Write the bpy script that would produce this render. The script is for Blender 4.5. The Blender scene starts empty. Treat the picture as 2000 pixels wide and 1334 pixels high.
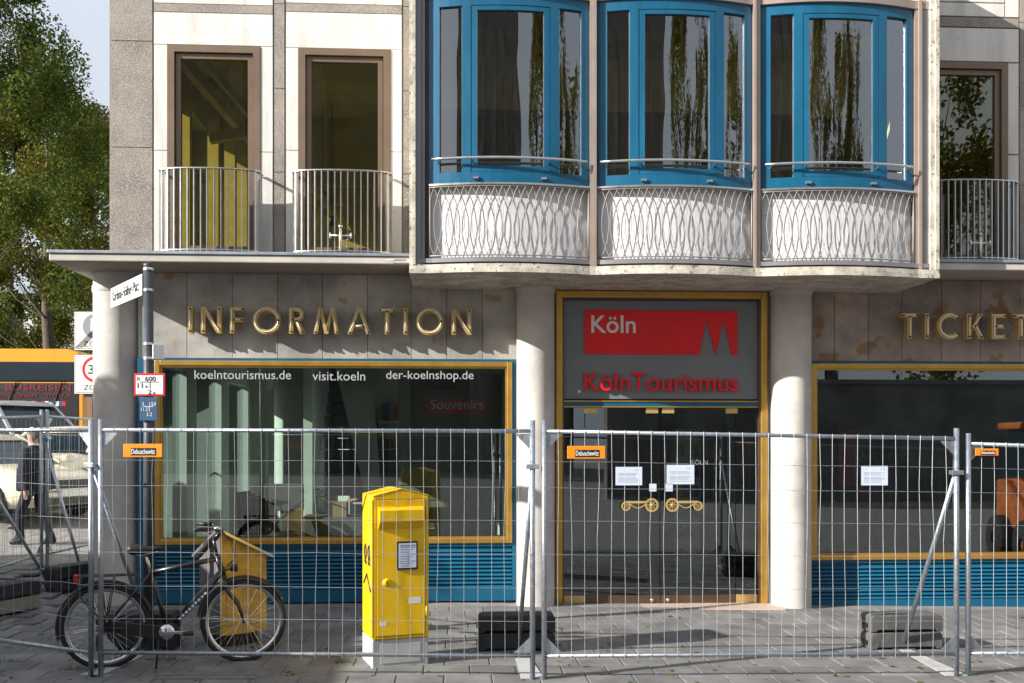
import bpy, bmesh, math, random
from mathutils import Vector, Matrix
R = math.radians
random.seed(7)
scene = bpy.context.scene
COL = scene.collection
# ---------------------------------------------------------------- camera, sky, sun, exposure
F = 1944.0; CU = 1000.0; HV = 861.0; EYE = 1.85
TH = math.atan(110.0 / F); ST, CT = math.sin(TH), math.cos(TH)
cam_d = bpy.data.cameras.new('camera'); cam = bpy.data.objects.new('camera', cam_d); COL.objects.link(cam)
cam.location = (0, 0, EYE); cam.rotation_euler = (R(90), 0, -TH)
cam_d.sensor_width = 36.0; cam_d.lens = F * 36.0 / 2000.0; cam_d.shift_y = (HV - 667.0) / 2000.0
cam_d.clip_start = 0.1; cam_d.clip_end = 600
scene.camera = cam
SUN = Vector((2.4, 1.0, -1.2)).normalized()      # direction the light travels
world = bpy.data.worlds.new('World'); scene.world = world; world.use_nodes = True
wn = world.node_tree.nodes; wl = world.node_tree.links; wn.clear()
sky = wn.new('ShaderNodeTexSky'); sky.sky_type = 'NISHITA'; sky.sun_disc = False
sky.sun_elevation = math.asin(-SUN.z); sky.sun_rotation = math.atan2(-SUN.x, -SUN.y)
sky.air_density = 1.2; sky.dust_density = 4.0; sky.ozone_density = 1.0
bg = wn.new('ShaderNodeBackground'); bg.inputs[1].default_value = 0.10
wo = wn.new('ShaderNodeOutputWorld')
# thin high cloud veil over the blue, the same all round
wc = wn.new('ShaderNodeTexCoord'); wnz = wn.new('ShaderNodeTexNoise'); wnz.inputs['Scale'].default_value = 2.2; wnz.inputs['Detail'].default_value = 6
wr_ = wn.new('ShaderNodeMapRange'); wr_.inputs[1].default_value = .3; wr_.inputs[2].default_value = .7; wr_.inputs[3].default_value = .62; wr_.inputs[4].default_value = .92
wm = wn.new('ShaderNodeMix'); wm.data_type = 'RGBA'; wm.inputs[7].default_value = (4.3, 4.65, 5.2, 1)
wl.new(wc.outputs['Generated'], wnz.inputs['Vector']); wl.new(wnz.outputs['Fac'], wr_.inputs[0]); wl.new(wr_.outputs[0], wm.inputs[0])
wl.new(sky.outputs[0], wm.inputs[6]); wl.new(wm.outputs[2], bg.inputs[0]); wl.new(bg.outputs[0], wo.inputs[0])
sun_d = bpy.data.lights.new('sun', 'SUN'); sun_d.energy = 5.0; sun_d.angle = R(0.53); sun_d.color = (1.0, 0.955, 0.89)
sun = bpy.data.objects.new('sun', sun_d); COL.objects.link(sun)
sun.rotation_euler = SUN.to_track_quat('-Z', 'Y').to_euler(); sun.location = (-30, -10, 30)
vs = scene.view_settings; vs.view_transform = 'Standard'; vs.look = 'None'; vs.gamma = 1.0; vs.exposure = 0.88
scene.cycles.max_bounces = 8; scene.cycles.transparent_max_bounces = 12; scene.cycles.glossy_bounces = 4
scene.cycles.caustics_reflective = False; scene.cycles.caustics_refractive = False
scene.cycles.use_denoising = True

# ---------------------------------------------------------------- pixel helpers (photo 2000 x 1334)
def ray(u): t = (u - CU) / F; return ST + t * CT, CT - t * ST
def FX(u, Y): dx, dy = ray(u); return Y / dy * dx
def FZ(u, v, Y): dx, dy = ray(u); return EYE + (HV - v) * (Y / dy) / F
def FP(u, v, Y): return Vector((FX(u, Y), Y, FZ(u, v, Y)))
def WP(u, v, d): t = (u - CU) / F; return Vector((d * (ST + t * CT), d * (CT - t * ST), EYE + (HV - v) * d / F))
def smooth(t): t = max(0, min(1, t)); return t * t * (3 - 2 * t)
def lerp_tab(tab, x):
    if x <= tab[0][0]: return tab[0][1]
    for (a, b), (c, d) in zip(tab, tab[1:]):
        if x <= c: return b + (d - b) * (x - a) / (c - a)
    return tab[-1][1]
def gh(x, y):
    z = -0.0165 * max(0, min(x, 12))
    fx = smooth((-x - 3.9) / 1.6)
    z += fx * lerp_tab([(8.5, 0), (12.6, .24), (15.6, .27), (17.5, .5), (24, .85), (45, 1.3)], y)
    return z
def GP(u, d):
    p = WP(u, HV, d); p.z = gh(p.x, p.y); return p

# ---------------------------------------------------------------- mesh builder
ORG = {}
class MB:
    def __init__(s): s.v = []; s.f = []; s.m = []; s.s = []
    def add(s, vs, fs, mat=0, sm=False):
        o = len(s.v); s.v += [Vector(p) for p in vs]
        for f in fs: s.f.append([i + o for i in f]); s.m.append(mat); s.s.append(sm)
        return s
    def box(s, x0, y0, z0, x1, y1, z1, mat=0):
        if x0 > x1: x0, x1 = x1, x0
        if y0 > y1: y0, y1 = y1, y0
        if z0 > z1: z0, z1 = z1, z0
        return s.add([(x0,y0,z0),(x1,y0,z0),(x1,y1,z0),(x0,y1,z0),(x0,y0,z1),(x1,y0,z1),(x1,y1,z1),(x0,y1,z1)],
              [(0,3,2,1),(4,5,6,7),(0,1,5,4),(1,2,6,5),(2,3,7,6),(3,0,4,7)], mat)
    def obox(s, c, ax, ay, az, mat=0):
        c, ax, ay, az = Vector(c), Vector(ax), Vector(ay), Vector(az)
        vs = [c + ax*i + ay*j + az*k for k in (-1,1) for (i,j) in ((-1,-1),(1,-1),(1,1),(-1,1))]
        return s.add(vs, [(0,3,2,1),(4,5,6,7),(0,1,5,4),(1,2,6,5),(2,3,7,6),(3,0,4,7)], mat)
    def bar(s, p, q, w, h, mat=0, up=(0,0,1)):
        p, q = Vector(p), Vector(q); d = (q - p); L = d.length; d.normalize(); up = Vector(up)
        if abs(d.dot(up)) > .98: up = Vector((0,1,0))
        x = d.cross(up).normalized(); y = x.cross(d)
        return s.obox((p+q)/2, d*(L/2), x*(w/2), y*(h/2), mat)
    def path(s, pts, r, n=8, mat=0, closed=False, cap=True, rs=None):
        pts = [Vector(p) for p in pts]; N = len(pts); rings = []
        prev = None
        for i, p in enumerate(pts):
            a = pts[(i-1) % N] if (closed or i > 0) else p; b = pts[(i+1) % N] if (closed or i < N-1) else p
            t = (b - a).normalized()
            if prev is None:
                ref = Vector((0,0,1)) if abs(t.z) < .9 else Vector((0,1,0)); x = t.cross(ref).normalized()
            else:
                x = (prev - t * prev.dot(t)); x = x.normalized() if x.length > 1e-6 else t.orthogonal().normalized()
            prev = x; y = t.cross(x); rr = rs[i] if rs else r
            rings.append([p + (x*math.cos(2*math.pi*k/n) + y*math.sin(2*math.pi*k/n)) * rr for k in range(n)])
        vs = [q for rg in rings for q in rg]; fs = []
        M = N if closed else N-1
        for i in range(M):
            j = (i+1) % N
            for k in range(n): fs.append((i*n+k, i*n+(k+1)%n, j*n+(k+1)%n, j*n+k))
        s.add(vs, fs, mat, n > 4)
        if cap and not closed:
            o = len(s.v) - len(vs)
            s.f.append([o+k for k in range(n)][::-1]); s.m.append(mat); s.s.append(False)
            s.f.append([o+(N-1)*n+k for k in range(n)]); s.m.append(mat); s.s.append(False)
        return s
    def tube(s, p, q, r, n=10, mat=0, r2=None): return s.path([p, q], r, n, mat, rs=[r, r2 if r2 is not None else r])
    def prism(s, a, b, mat=0):
        n = len(a); fs = [tuple(range(n))[::-1], tuple(range(n, 2*n))] + [(i, (i+1)%n, n+(i+1)%n, n+i) for i in range(n)]
        return s.add(list(a)+list(b), fs, mat)
    def lathe(s, prof, c=(0,0,0), n=24, mat=0, sm=True, axis='z'):
        vs = []; c = Vector(c)
        for r, z in prof:
            for k in range(n):
                a = 2*math.pi*k/n; x, y = r*math.cos(a), r*math.sin(a)
                vs.append(c + (Vector((x,y,z)) if axis == 'z' else Vector((x,z,y)) if axis == 'y' else Vector((z,x,y))))
        fs = []
        for i in range(len(prof)-1):
            for k in range(n):
                q = (i*n+k, i*n+(k+1)%n, (i+1)*n+(k+1)%n, (i+1)*n+k); fs.append(q if axis != 'y' else q[::-1])
        return s.add(vs, fs, mat, sm)
    def grid(s, P, nu, nv, mat=0, sm=True):
        vs = [P(i/(nu), j/(nv)) for j in range(nv+1) for i in range(nu+1)]
        fs = [(j*(nu+1)+i, j*(nu+1)+i+1, (j+1)*(nu+1)+i+1, (j+1)*(nu+1)+i) for j in range(nv) for i in range(nu)]
        return s.add(vs, fs, mat, sm)
    def mesh(s, name, mats, org=(0,0,0)):
        me = bpy.data.meshes.new(name); o = Vector(org)
        me.from_pydata([tuple(p - o) for p in s.v], [], s.f)
        for m in (mats if isinstance(mats, (list, tuple)) else [mats]): me.materials.append(m)
        me.polygons.foreach_set('material_index', s.m); me.polygons.foreach_set('use_smooth', s.s)
        me.update(); return me
    def build(s, name, mats, parent=None, bevel=0, seg=2, label=None, cat=None, group=None, kind=None, org=None):
        if parent is not None: o = ORG.get(parent.name, Vector((0,0,0)))
        elif org is not None: o = Vector(org)
        else:
            xs = [p.x for p in s.v]; ys = [p.y for p in s.v]; o = Vector(((min(xs)+max(xs))/2, (min(ys)+max(ys))/2, min(p.z for p in s.v)))
        ob = bpy.data.objects.new(name, s.mesh(name, mats, o)); COL.objects.link(ob)
        if parent is not None: ob.parent = parent
        else: ob.location = o
        ORG[ob.name] = o
        if bevel:
            b = ob.modifiers.new('bevel', 'BEVEL'); b.width = bevel; b.segments = seg; b.limit_method = 'ANGLE'; b.angle_limit = R(40)
        return tag(ob, label, cat, group, kind)
def tag(o, label=None, cat=None, group=None, kind=None):
    if label: o['label'] = label
    if cat: o['category'] = cat
    if group: o['group'] = group
    if kind: o['kind'] = kind
    return o
def root(name, loc, label, cat, group=None, rz=0, local=False):
    o = bpy.data.objects.new(name, None); COL.objects.link(o); o.location = loc; o.rotation_euler = (0, 0, rz)
    o.empty_display_size = .2
    ORG[o.name] = Vector((0,0,0)) if local else Vector(loc)
    return tag(o, label, cat, group)
def inst(name, me, parent, loc, rot=(0,0,0), sc=None, local=False):
    o = bpy.data.objects.new(name, me); COL.objects.link(o); o.parent = parent
    o.location = Vector(loc) - (Vector((0,0,0)) if local else ORG.get(parent.name, Vector((0,0,0)))) if parent is not None else Vector(loc)
    o.rotation_euler = rot
    if sc: o.scale = sc
    ORG[o.name] = Vector((0,0,0))
    return o
def copy_tree(o, parent=None):
    c = o.copy(); COL.objects.link(c); c.parent = parent
    for ch in list(o.children): copy_tree(ch, c)
    return c
def text_mesh(s, width=None, height=None, extrude=.002, bold=0.0, space=1.0):
    """flat lettering in the XZ plane facing -Y, lower-left of the ink at the origin"""
    cu = bpy.data.curves.new('lettering', 'FONT'); cu.body = s; cu.size = 1.0; cu.extrude = 0.0; cu.offset = bold; cu.space_character = space
    cu.resolution_u = 3
    ob = bpy.data.objects.new('lettering', cu); COL.objects.link(ob)
    dg = bpy.context.evaluated_depsgraph_get(); me = bpy.data.meshes.new_from_object(ob.evaluated_get(dg))
    bpy.data.objects.remove(ob)
    xs = [v.co.x for v in me.vertices]; ys = [v.co.y for v in me.vertices]
    x0, x1, y0, y1 = min(xs), max(xs), min(ys), max(ys)
    sy = (height or 1) / (y1 - y0) if height else (width / (x1 - x0)); sx = width / (x1 - x0) if width else sy
    mb = MB(); n = len(me.vertices)
    co = [((v.co.x - x0)*sx, (v.co.y - y0)*sy) for v in me.vertices]
    fs = [tuple(p.vertices) for p in me.polygons]
    # outline edges for the sides
    cnt = {}
    for f in fs:
        for a, b in zip(f, f[1:] + f[:1]): cnt[(a, b)] = 1
    sides = [(a, b) for (a, b) in cnt if (b, a) not in cnt]
    nz = me.polygons[0].normal.z if len(me.polygons) else 1
    fl = (lambda f: f) if nz > 0 else (lambda f: tuple(reversed(f)))
    vs = [(x, 0, y) for x, y in co] + [(x, extrude, y) for x, y in co]
    mb.add(vs, [fl(f) for f in fs] + [fl((a, a+n, b+n, b)) for a, b in sides])
    bpy.data.meshes.remove(me)
    return mb, (x1-x0)*sx, (y1-y0)*sy
def lettering(s, mat, parent, o, width=None, height=None, right=(1,0,0), up=(0,0,1), extrude=.002, bold=0, name='lettering', local=False, space=1.0, **kw):
    mb, w, h = text_mesh(s, width, height, extrude, bold, space)
    rt, upv = Vector(right).normalized(), Vector(up).normalized(); nb = upv.cross(rt).normalized() * -1   # into the surface
    nb = rt.cross(upv) * -1
    o = Vector(o)
    mb.v = [o + rt*p.x + upv*p.z + nb*(p.y - extrude) for p in mb.v]
    return mb.build(name, mat, parent, **kw)

# ---------------------------------------------------------------- materials
def nt(name):
    m = bpy.data.materials.new(name); m.use_nodes = True; t = m.node_tree; t.nodes.clear()
    out = t.nodes.new('ShaderNodeOutputMaterial'); return m, t.nodes, t.links, out
def M(name, c, rough=.6, metal=0, var=.12, scale=3.0, c2=None, bump=0, bscale=60, rnd=0, spec=.5, detail=6, spots=None, ramp=(.35, .65), coat=0, stretch=None):
    m, n, l, out = nt(name); p = n.new('ShaderNodeBsdfPrincipled'); l.new(p.outputs[0], out.inputs[0])
    p.inputs['Roughness'].default_value = rough; p.inputs['Metallic'].default_value = metal; p.inputs['Specular IOR Level'].default_value = spec
    if coat: p.inputs['Coat Weight'].default_value = coat; p.inputs['Coat Roughness'].default_value = .08
    g = n.new('ShaderNodeNewGeometry'); pos = g.outputs['Position']; pos0 = pos
    if stretch:
        mp = n.new('ShaderNodeMapping'); mp.inputs['Scale'].default_value = stretch; l.new(pos, mp.inputs[0]); pos = mp.outputs[0]
    nz = n.new('ShaderNodeTexNoise'); nz.inputs['Scale'].default_value = scale; nz.inputs['Detail'].default_value = detail; nz.inputs['Roughness'].default_value = .62
    l.new(pos, nz.inputs['Vector'])
    cr = n.new('ShaderNodeValToRGB'); l.new(nz.outputs['Fac'], cr.inputs[0])
    a = [x*(1-var) for x in c]; b = list(c2) if c2 else [min(1, x*(1+var)) for x in c]
    cr.color_ramp.elements[0].position = ramp[0]; cr.color_ramp.elements[1].position = ramp[1]
    cr.color_ramp.elements[0].color = (*a, 1); cr.color_ramp.elements[1].color = (*b, 1)
    col = cr.outputs[0]
    if spots:   # (scale, threshold, colour): dark pits or speckle
        ns = n.new('ShaderNodeTexNoise'); ns.inputs['Scale'].default_value = spots[0]; ns.inputs['Detail'].default_value = 3; l.new(pos0, ns.inputs['Vector'])
        mr = n.new('ShaderNodeMapRange'); mr.inputs[1].default_value = spots[1]; mr.inputs[2].default_value = spots[1] + .06; l.new(ns.outputs['Fac'], mr.inputs[0])
        mx = n.new('ShaderNodeMix'); mx.data_type = 'RGBA'; l.new(mr.outputs[0], mx.inputs[0]); l.new(col, mx.inputs[6]); mx.inputs[7].default_value = (*spots[2], 1); col = mx.outputs[2]
    if rnd:
        oi = n.new('ShaderNodeObjectInfo'); mr = n.new('ShaderNodeMapRange'); mr.inputs[3].default_value = 1 - rnd; mr.inputs[4].default_value = 1 + rnd; l.new(oi.outputs['Random'], mr.inputs[0])
        mx = n.new('ShaderNodeMix'); mx.data_type = 'RGBA'; mx.blend_type = 'MULTIPLY'; mx.inputs[0].default_value = 1; l.new(col, mx.inputs[6]); l.new(mr.outputs[0], mx.inputs[7]); col = mx.outputs[2]
    l.new(col, p.inputs['Base Color'])
    rr = n.new('ShaderNodeMapRange'); rr.inputs[3].default_value = max(.02, rough - .1); rr.inputs[4].default_value = min(1, rough + .1); l.new(nz.outputs['Fac'], rr.inputs[0]); l.new(rr.outputs[0], p.inputs['Roughness'])
    if bump:
        nb = n.new('ShaderNodeTexNoise'); nb.inputs['Scale'].default_value = bscale; nb.inputs['Detail'].default_value = 4; l.new(pos0, nb.inputs['Vector'])
        bp = n.new('ShaderNodeBump'); bp.inputs['Strength'].default_value = bump; bp.inputs['Distance'].default_value = .01; l.new(nb.outputs['Fac'], bp.inputs['Height']); l.new(bp.outputs[0], p.inputs['Normal'])
    return m
def glass(name, tint, ior=1.5, boost=1.0, wav=0.0):
    m, n, l, out = nt(name); tr = n.new('ShaderNodeBsdfTransparent'); tr.inputs[0].default_value = (*tint, 1)
    gl = n.new('ShaderNodeBsdfGlossy'); gl.inputs['Roughness'].default_value = 0.0; gl.inputs['Color'].default_value = (.95, .97, 1, 1)
    fr = n.new('ShaderNodeFresnel'); fr.inputs[0].default_value = ior
    mu = n.new('ShaderNodeMath'); mu.operation = 'MULTIPLY'; mu.inputs[1].default_value = boost; mu.use_clamp = True; l.new(fr.outputs[0], mu.inputs[0])
    if wav:
        g = n.new('ShaderNodeNewGeometry'); mp = n.new('ShaderNodeMapping'); mp.inputs['Scale'].default_value = (1, 1, .25); l.new(g.outputs['Position'], mp.inputs[0])
        nz = n.new('ShaderNodeTexNoise'); nz.inputs['Scale'].default_value = 3.5; nz.inputs['Detail'].default_value = 1; l.new(mp.outputs[0], nz.inputs['Vector'])
        bp = n.new('ShaderNodeBump'); bp.inputs['Strength'].default_value = wav; bp.inputs['Distance'].default_value = .02; l.new(nz.outputs['Fac'], bp.inputs['Height']); l.new(bp.outputs[0], gl.inputs['Normal'])
    mx = n.new('ShaderNodeMixShader'); l.new(mu.outputs[0], mx.inputs[0]); l.new(tr.outputs[0], mx.inputs[1]); l.new(gl.outputs[0], mx.inputs[2]); l.new(mx.outputs[0], out.inputs[0])
    return m
def leafmat(name, c, c2, c3):
    m, n, l, out = nt(name); p = n.new('ShaderNodeBsdfPrincipled'); p.inputs['Roughness'].default_value = .65; p.inputs['Specular IOR Level'].default_value = .15
    g = n.new('ShaderNodeNewGeometry'); cr = n.new('ShaderNodeValToRGB'); l.new(g.outputs['Random Per Island'], cr.inputs[0])
    cr.color_ramp.elements[0].color = (*c, 1); cr.color_ramp.elements[1].color = (*c2, 1); cr.color_ramp.elements[1].position = .8
    e = cr.color_ramp.elements.new(.97); e.color = (*c3, 1)
    l.new(cr.outputs[0], p.inputs['Base Color']); tl = n.new('ShaderNodeBsdfTranslucent'); l.new(cr.outputs[0], tl.inputs[0])
    mx = n.new('ShaderNodeMixShader'); mx.inputs[0].default_value = .42; l.new(p.outputs[0], mx.inputs[1]); l.new(tl.outputs[0], mx.inputs[2]); l.new(mx.outputs[0], out.inputs[0])
    return m
m_white = M('white_limestone', (.64, .62, .58), .75, var=.14, scale=5, stretch=(1, 1, .22), ramp=(.3, .55), spots=(38, .69, (.33, .29, .24)), bump=.15, bscale=45, rnd=.04)
m_agg = M('exposed_aggregate', (.27, .235, .20), .85, var=.25, scale=2.2, spots=(95, .56, (.50, .48, .45)), bump=.5, bscale=110, rnd=.06)
m_tile = M('travertine_tile', (.36, .345, .33), .6, var=.25, c2=(.46, .43, .39), scale=2.6, spots=(4.2, .64, (.36, .25, .14)), bump=.3, bscale=50, rnd=.12)
m_tile_r = M('brown_travertine_tile', (.28, .23, .20), .6, var=.25, c2=(.38, .31, .26), scale=2.8, spots=(3.4, .60, (.24, .14, .07)), bump=.3, bscale=50, rnd=.1)
m_conc = M('pale_concrete', (.50, .46, .41), .8, var=.14, scale=2.0, bump=.3, bscale=90, spots=(120, .66, (.3, .27, .24)))
m_column = M('granular_column_plaster', (.55, .52, .48), .85, var=.16, scale=2.4, spots=(150, .60, (.40, .36, .33)), bump=.35, bscale=160)
m_slab = M('weathered_cream_stone', (.50, .46, .39), .8, var=.3, scale=6, spots=(26, .61, (.20, .17, .13)), bump=.5, bscale=70)
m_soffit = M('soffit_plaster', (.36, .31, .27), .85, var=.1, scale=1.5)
m_zinc = M('zinc_flashing', (.33, .37, .42), .45, .6, var=.15, scale=4)
m_brown = M('brown_anodised_frame', (.21, .15, .105), .42, .35, var=.06)
m_blue = M('petrol_blue_paint', (.004, .098, .19), .38, var=.14, scale=5, spec=.5, stretch=(1, 1, .2))
m_blue2 = M('dark_petrol_blue_paint', (.006, .10, .185), .4, var=.1, scale=3)
m_gold = M('gold_anodised', (.62, .37, .085), .36, .75, var=.08, scale=5)
m_brass = M('polished_brass', (.74, .52, .20), .3, .55, var=.08, scale=9)
m_bronze = M('bronze_plate', (.17, .115, .075), .4, .7, var=.15)
m_steel = M('brushed_steel', (.62, .62, .61), .32, .9, var=.06, scale=9)
m_galv = M('galvanised_steel', (.41, .45, .49), .42, .85, var=.16, scale=28)
m_wire = M('galvanised_wire', (.40, .42, .44), .5, .75, var=.1, scale=20)
m_jamb = M('pinkish_metal_strip', (.36, .29, .25), .5, .3, var=.08)
m_grey = M('grey_metal_strip', (.25, .25, .26), .5, .4, var=.1, stretch=(1, 1, .2))
m_dark = M('dark_rusty_metal', (.05, .035, .03), .7, .2, var=.4, scale=8)
m_lattice = M('white_lattice_wire', (.33, .31, .28), .5, .2, var=.1)
m_wpanel = M('white_enamel_panel', (.64, .64, .66), .45, var=.12, scale=5, stretch=(1, 1, .2), spots=(14, .70, (.45, .41, .36)))
m_black = M('black_plastic', (.012, .012, .013), .5, var=.2)
m_rubber = M('recycled_rubber', (.035, .035, .037), .85, var=.3, scale=12, bump=.4, bscale=80)
m_block = M('grey_block_concrete', (.10, .10, .10), .9, var=.25, scale=10, bump=.4, bscale=80, spots=(90, .66, (.25, .24, .22)))
m_blocklight = M('pale_block_concrete', (.26, .25, .20), .9, var=.2, scale=10, bump=.4, bscale=80)
m_yellow = M('post_yellow_paint', (.82, .50, .006), .42, var=.12, scale=4, spec=.45, stretch=(1, 1, .3), spots=(26, .72, (.45, .30, .05)))
m_yellowdim = M('faded_yellow_paint', (.62, .37, .05), .6, var=.3, scale=6, spots=(9, .66, (.28, .2, .09)))
m_greybox = M('grey_cabinet_paint', (.13, .12, .12), .55, var=.15, scale=4)
m_concbase = M('smooth_concrete_base', (.46, .46, .45), .75, var=.12, scale=5, bump=.1)
m_orange = M('orange_plastic', (.90, .27, .008), .45, var=.04)
m_signwhite = M('sign_white', (.78, .78, .77), .4, var=.03)
m_signblue = M('sign_blue', (.045, .10, .21), .4, var=.05)
m_red = M('logo_red', (.80, .012, .018), .35, var=.05, spec=.4)
m_redsign = M('signal_red', (.55, .02, .025), .4, var=.05)
m_panelgrey = M('sign_panel_grey', (.19, .20, .215), .35, var=.04, scale=1)
m_pole = M('dark_grey_pole_paint', (.055, .06, .07), .45, .2, var=.15, scale=9)
m_letterwhite = M('vinyl_white', (.42, .44, .46), .5, var=.02)
m_ink = M('black_ink', (.02, .02, .02), .5, var=0)
m_inkgrey = M('grey_ink', (.22, .24, .27), .6, var=0)
m_paper = M('white_paper', (.58, .66, .80), .7, var=.02)
m_neon = M('unlit_neon_tube', (.80, .74, .62), .12, var=.02, spec=.8)
m_inwall = M('interior_plaster', (.42, .44, .42), .8, var=.05)
m_inwhite = M('interior_white', (.66, .70, .66), .7, var=.04)
m_indark = M('interior_dark', (.085, .09, .088), .7, var=.2)
m_inolive = M('interior_olive', (.52, .48, .28), .8, var=.1)
m_slat = M('slatwall_olive', (.25, .25, .20), .6, var=.08)
m_floor = M('interior_floor', (.16, .16, .15), .5, var=.1)
m_green = M('green_felt', (.015, .09, .035), .9, var=.15)
m_wood = M('timber', (.54, .48, .26), .6, var=.12, scale=4)
m_card = M('cardboard', (.42, .27, .14), .85, var=.08)
m_ground = M('joint_sand_and_asphalt', (.22, .21, .20), .95, var=.25, scale=5, bump=.4, bscale=120)
m_paver = M('grey_paving_slab', (.165, .161, .158), .85, var=.26, scale=2.6, rnd=.16, bump=.35, bscale=140, spots=(160, .66, (.25, .24, .23)))
m_cobble = M('cobble', (.14, .135, .13), .85, var=.25, scale=12, rnd=.25, bump=.4)
m_step = M('pink_granite_threshold', (.46, .36, .30), .7, var=.12, scale=20)
m_glass = glass('shop_glass', (.84, .90, .87), 1.5, 1.7)
m_glassd = glass('dark_shop_glass', (.72, .80, .77), 1.5, 2.6)
m_glasso = glass('olive_tinted_glass', (.88, .86, .64), 1.5, 2.0)
m_glassb = glass('bay_tinted_glass', (.90, .87, .68), 1.55, 4.6, wav=.25)
m_tyre = M('tyre_rubber', (.02, .02, .021), .8, var=.2)
m_chrome = M('polished_aluminium', (.70, .70, .71), .2, .95, var=.05)
m_bikeblack = M('black_bicycle_paint', (.012, .012, .014), .3, var=.1, coat=.4)
m_cream = M('taxi_cream_paint', (.72, .66, .50), .3, var=.03, coat=.6)
m_silver = M('silver_paint', (.48, .49, .50), .3, .5, var=.04, coat=.6)
m_carglass = M('car_glass', (.012, .02, .03), .08, var=.1, spec=.45)
m_busorange = M('orange_bus_paint', (.80, .33, .015), .35, var=.05, coat=.5)
m_plum = M('dark_stone', (.17, .16, .15), .9, var=.35, scale=.8, bump=.5, bscale=6)
m_bark = M('bark', (.10, .08, .06), .9, var=.3, scale=9, bump=.6, bscale=30)
m_leaf = leafmat('leaves_green', (.035, .080, .014), (.10, .145, .024), (.26, .19, .03))
m_leafy = leafmat('leaves_yellowing', (.06, .10, .014), (.17, .17, .028), (.38, .22, .03))
m_navy = M('navy_suit_cloth', (.009, .010, .022), .85, var=.15, scale=14)
m_skin = M('skin', (.46, .26, .19), .55, var=.06)
m_hair = M('grey_brown_hair', (.10, .085, .075), .7, var=.3, scale=60)
m_dullred = M('dull_red_print', (.20, .012, .014), .5, var=.05)
m_loader = M('faded_red_orange_paint', (.50, .13, .03), .5, var=.2, scale=4)
m_house = M('pale_render', (.60, .61, .60), .8, var=.05)
# ---------------------------------------------------------------- ground
YW, YU, YC, YB = 11.40, 11.15, 10.73, 10.42
gx = [-160, -110, -80, -60, -45, -35, -28, -24] + [-20 + i for i in range(0, 33)] + [14, 17, 22, 30, 45, 70, 110, 160]
gy = [-120, -80, -55, -40, -30, -22, -15, -10, -5, 0] + [3 + i for i in range(0, 26)] + [32, 36, 42, 50, 65, 90, 130, 180]
g = MB(); g.add([(x, y, gh(x, y)) for y in gy for x in gx],
    [(j*len(gx)+i, j*len(gx)+i+1, (j+1)*len(gx)+i+1, (j+1)*len(gx)+i) for j in range(len(gy)-1) for i in range(len(gx)-1)])
ground = g.build('ground', m_ground, kind='structure', org=(0, 0, 0))
# paving slabs in running bond; the nearest ones single, the rest joined
PW, PD = .372, .325
slabs = []
row = 0; y = 5.6
while y < 13.2:
    x = -9 + (row % 2) * PW / 2 + random.uniform(-.02, .02)
    while x < 8.6:
        cx, cy = x + PW/2, y + PD/2
        inside = cy > YW - .14 and cx > -3.75
        if not inside: slabs.append((cx, cy))
        x += PW
    y += PD; row += 1
def in_view(p):
    d = p[0]*ST + p[1]*CT; r = p[0]*CT - p[1]*ST
    if d < 1: return False
    u = CU + F*r/d; v = HV + F*EYE/d
    return -20 < u < 2020 and v < 1345
vis = sorted([p for p in slabs if in_view(p)], key=lambda p: p[1]); rest_ = [p for p in slabs if not in_view(p)] + vis[300:]
def slab_mb(cx, cy, z, mb=None):
    mb = mb or MB(); w, d, b = PW/2 - .004, PD/2 - .004, .006
    top = [(cx-w+b, cy-d+b, z), (cx+w-b, cy-d+b, z), (cx+w-b, cy+d-b, z), (cx-w+b, cy+d-b, z)]
    bot = [(cx-w, cy-d, z-.006), (cx+w, cy-d, z-.006), (cx+w, cy+d, z-.006), (cx-w, cy+d, z-.006)]
    low = [(p[0], p[1], z-.03) for p in bot]
    return mb.add(top + bot + low, [(0,1,2,3)] + [(4+i, 4+(i+1)%4, (i+1)%4, i) for i in range(4)] + [(8+i, 8+(i+1)%4, 4+(i+1)%4, 4+i) for i in range(4)])
me_slab = slab_mb(0, 0, 0).mesh('paving_slab', m_paver)
for (cx, cy) in vis[:300]:
    inst('paving_slab', me_slab, ground, (cx, cy, gh(cx, cy) + .010 + random.uniform(-.0015, .0015)), (R(random.uniform(-.25, .25)), R(random.uniform(-.25, .25)) + .0165*(cx > 0), 0))
mb = MB()
for (cx, cy) in rest_: slab_mb(cx, cy, gh(cx, cy) + .010 + random.uniform(-.001, .001), mb)
tag(mb.build('paving', m_paver, ground), kind='stuff')
# a patch of small cobbles in front of the bicycle
mbc = MB()
for i in range(26):
    for j in range(2):
        c = GP(322 + i*6.6, 7.72 + j*.11); s = .045
        mbc.box(c.x - s, c.y - s, c.z, c.x + s, c.y + s, c.z + .017 + random.uniform(-.002, .003))
tag(mbc.build('cobble_strip', m_cobble, ground), kind='stuff')

# ---------------------------------------------------------------- the building
XL = FX(217, YU)                                    # left corner of the upper wall
bld = root('corner_building', (1.5, YW, 0), 'stone clad corner building with petrol blue bay windows and shops below', 'building')
ZS = 3.745; ZT = 3.86                               # canopy soffit and top
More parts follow.
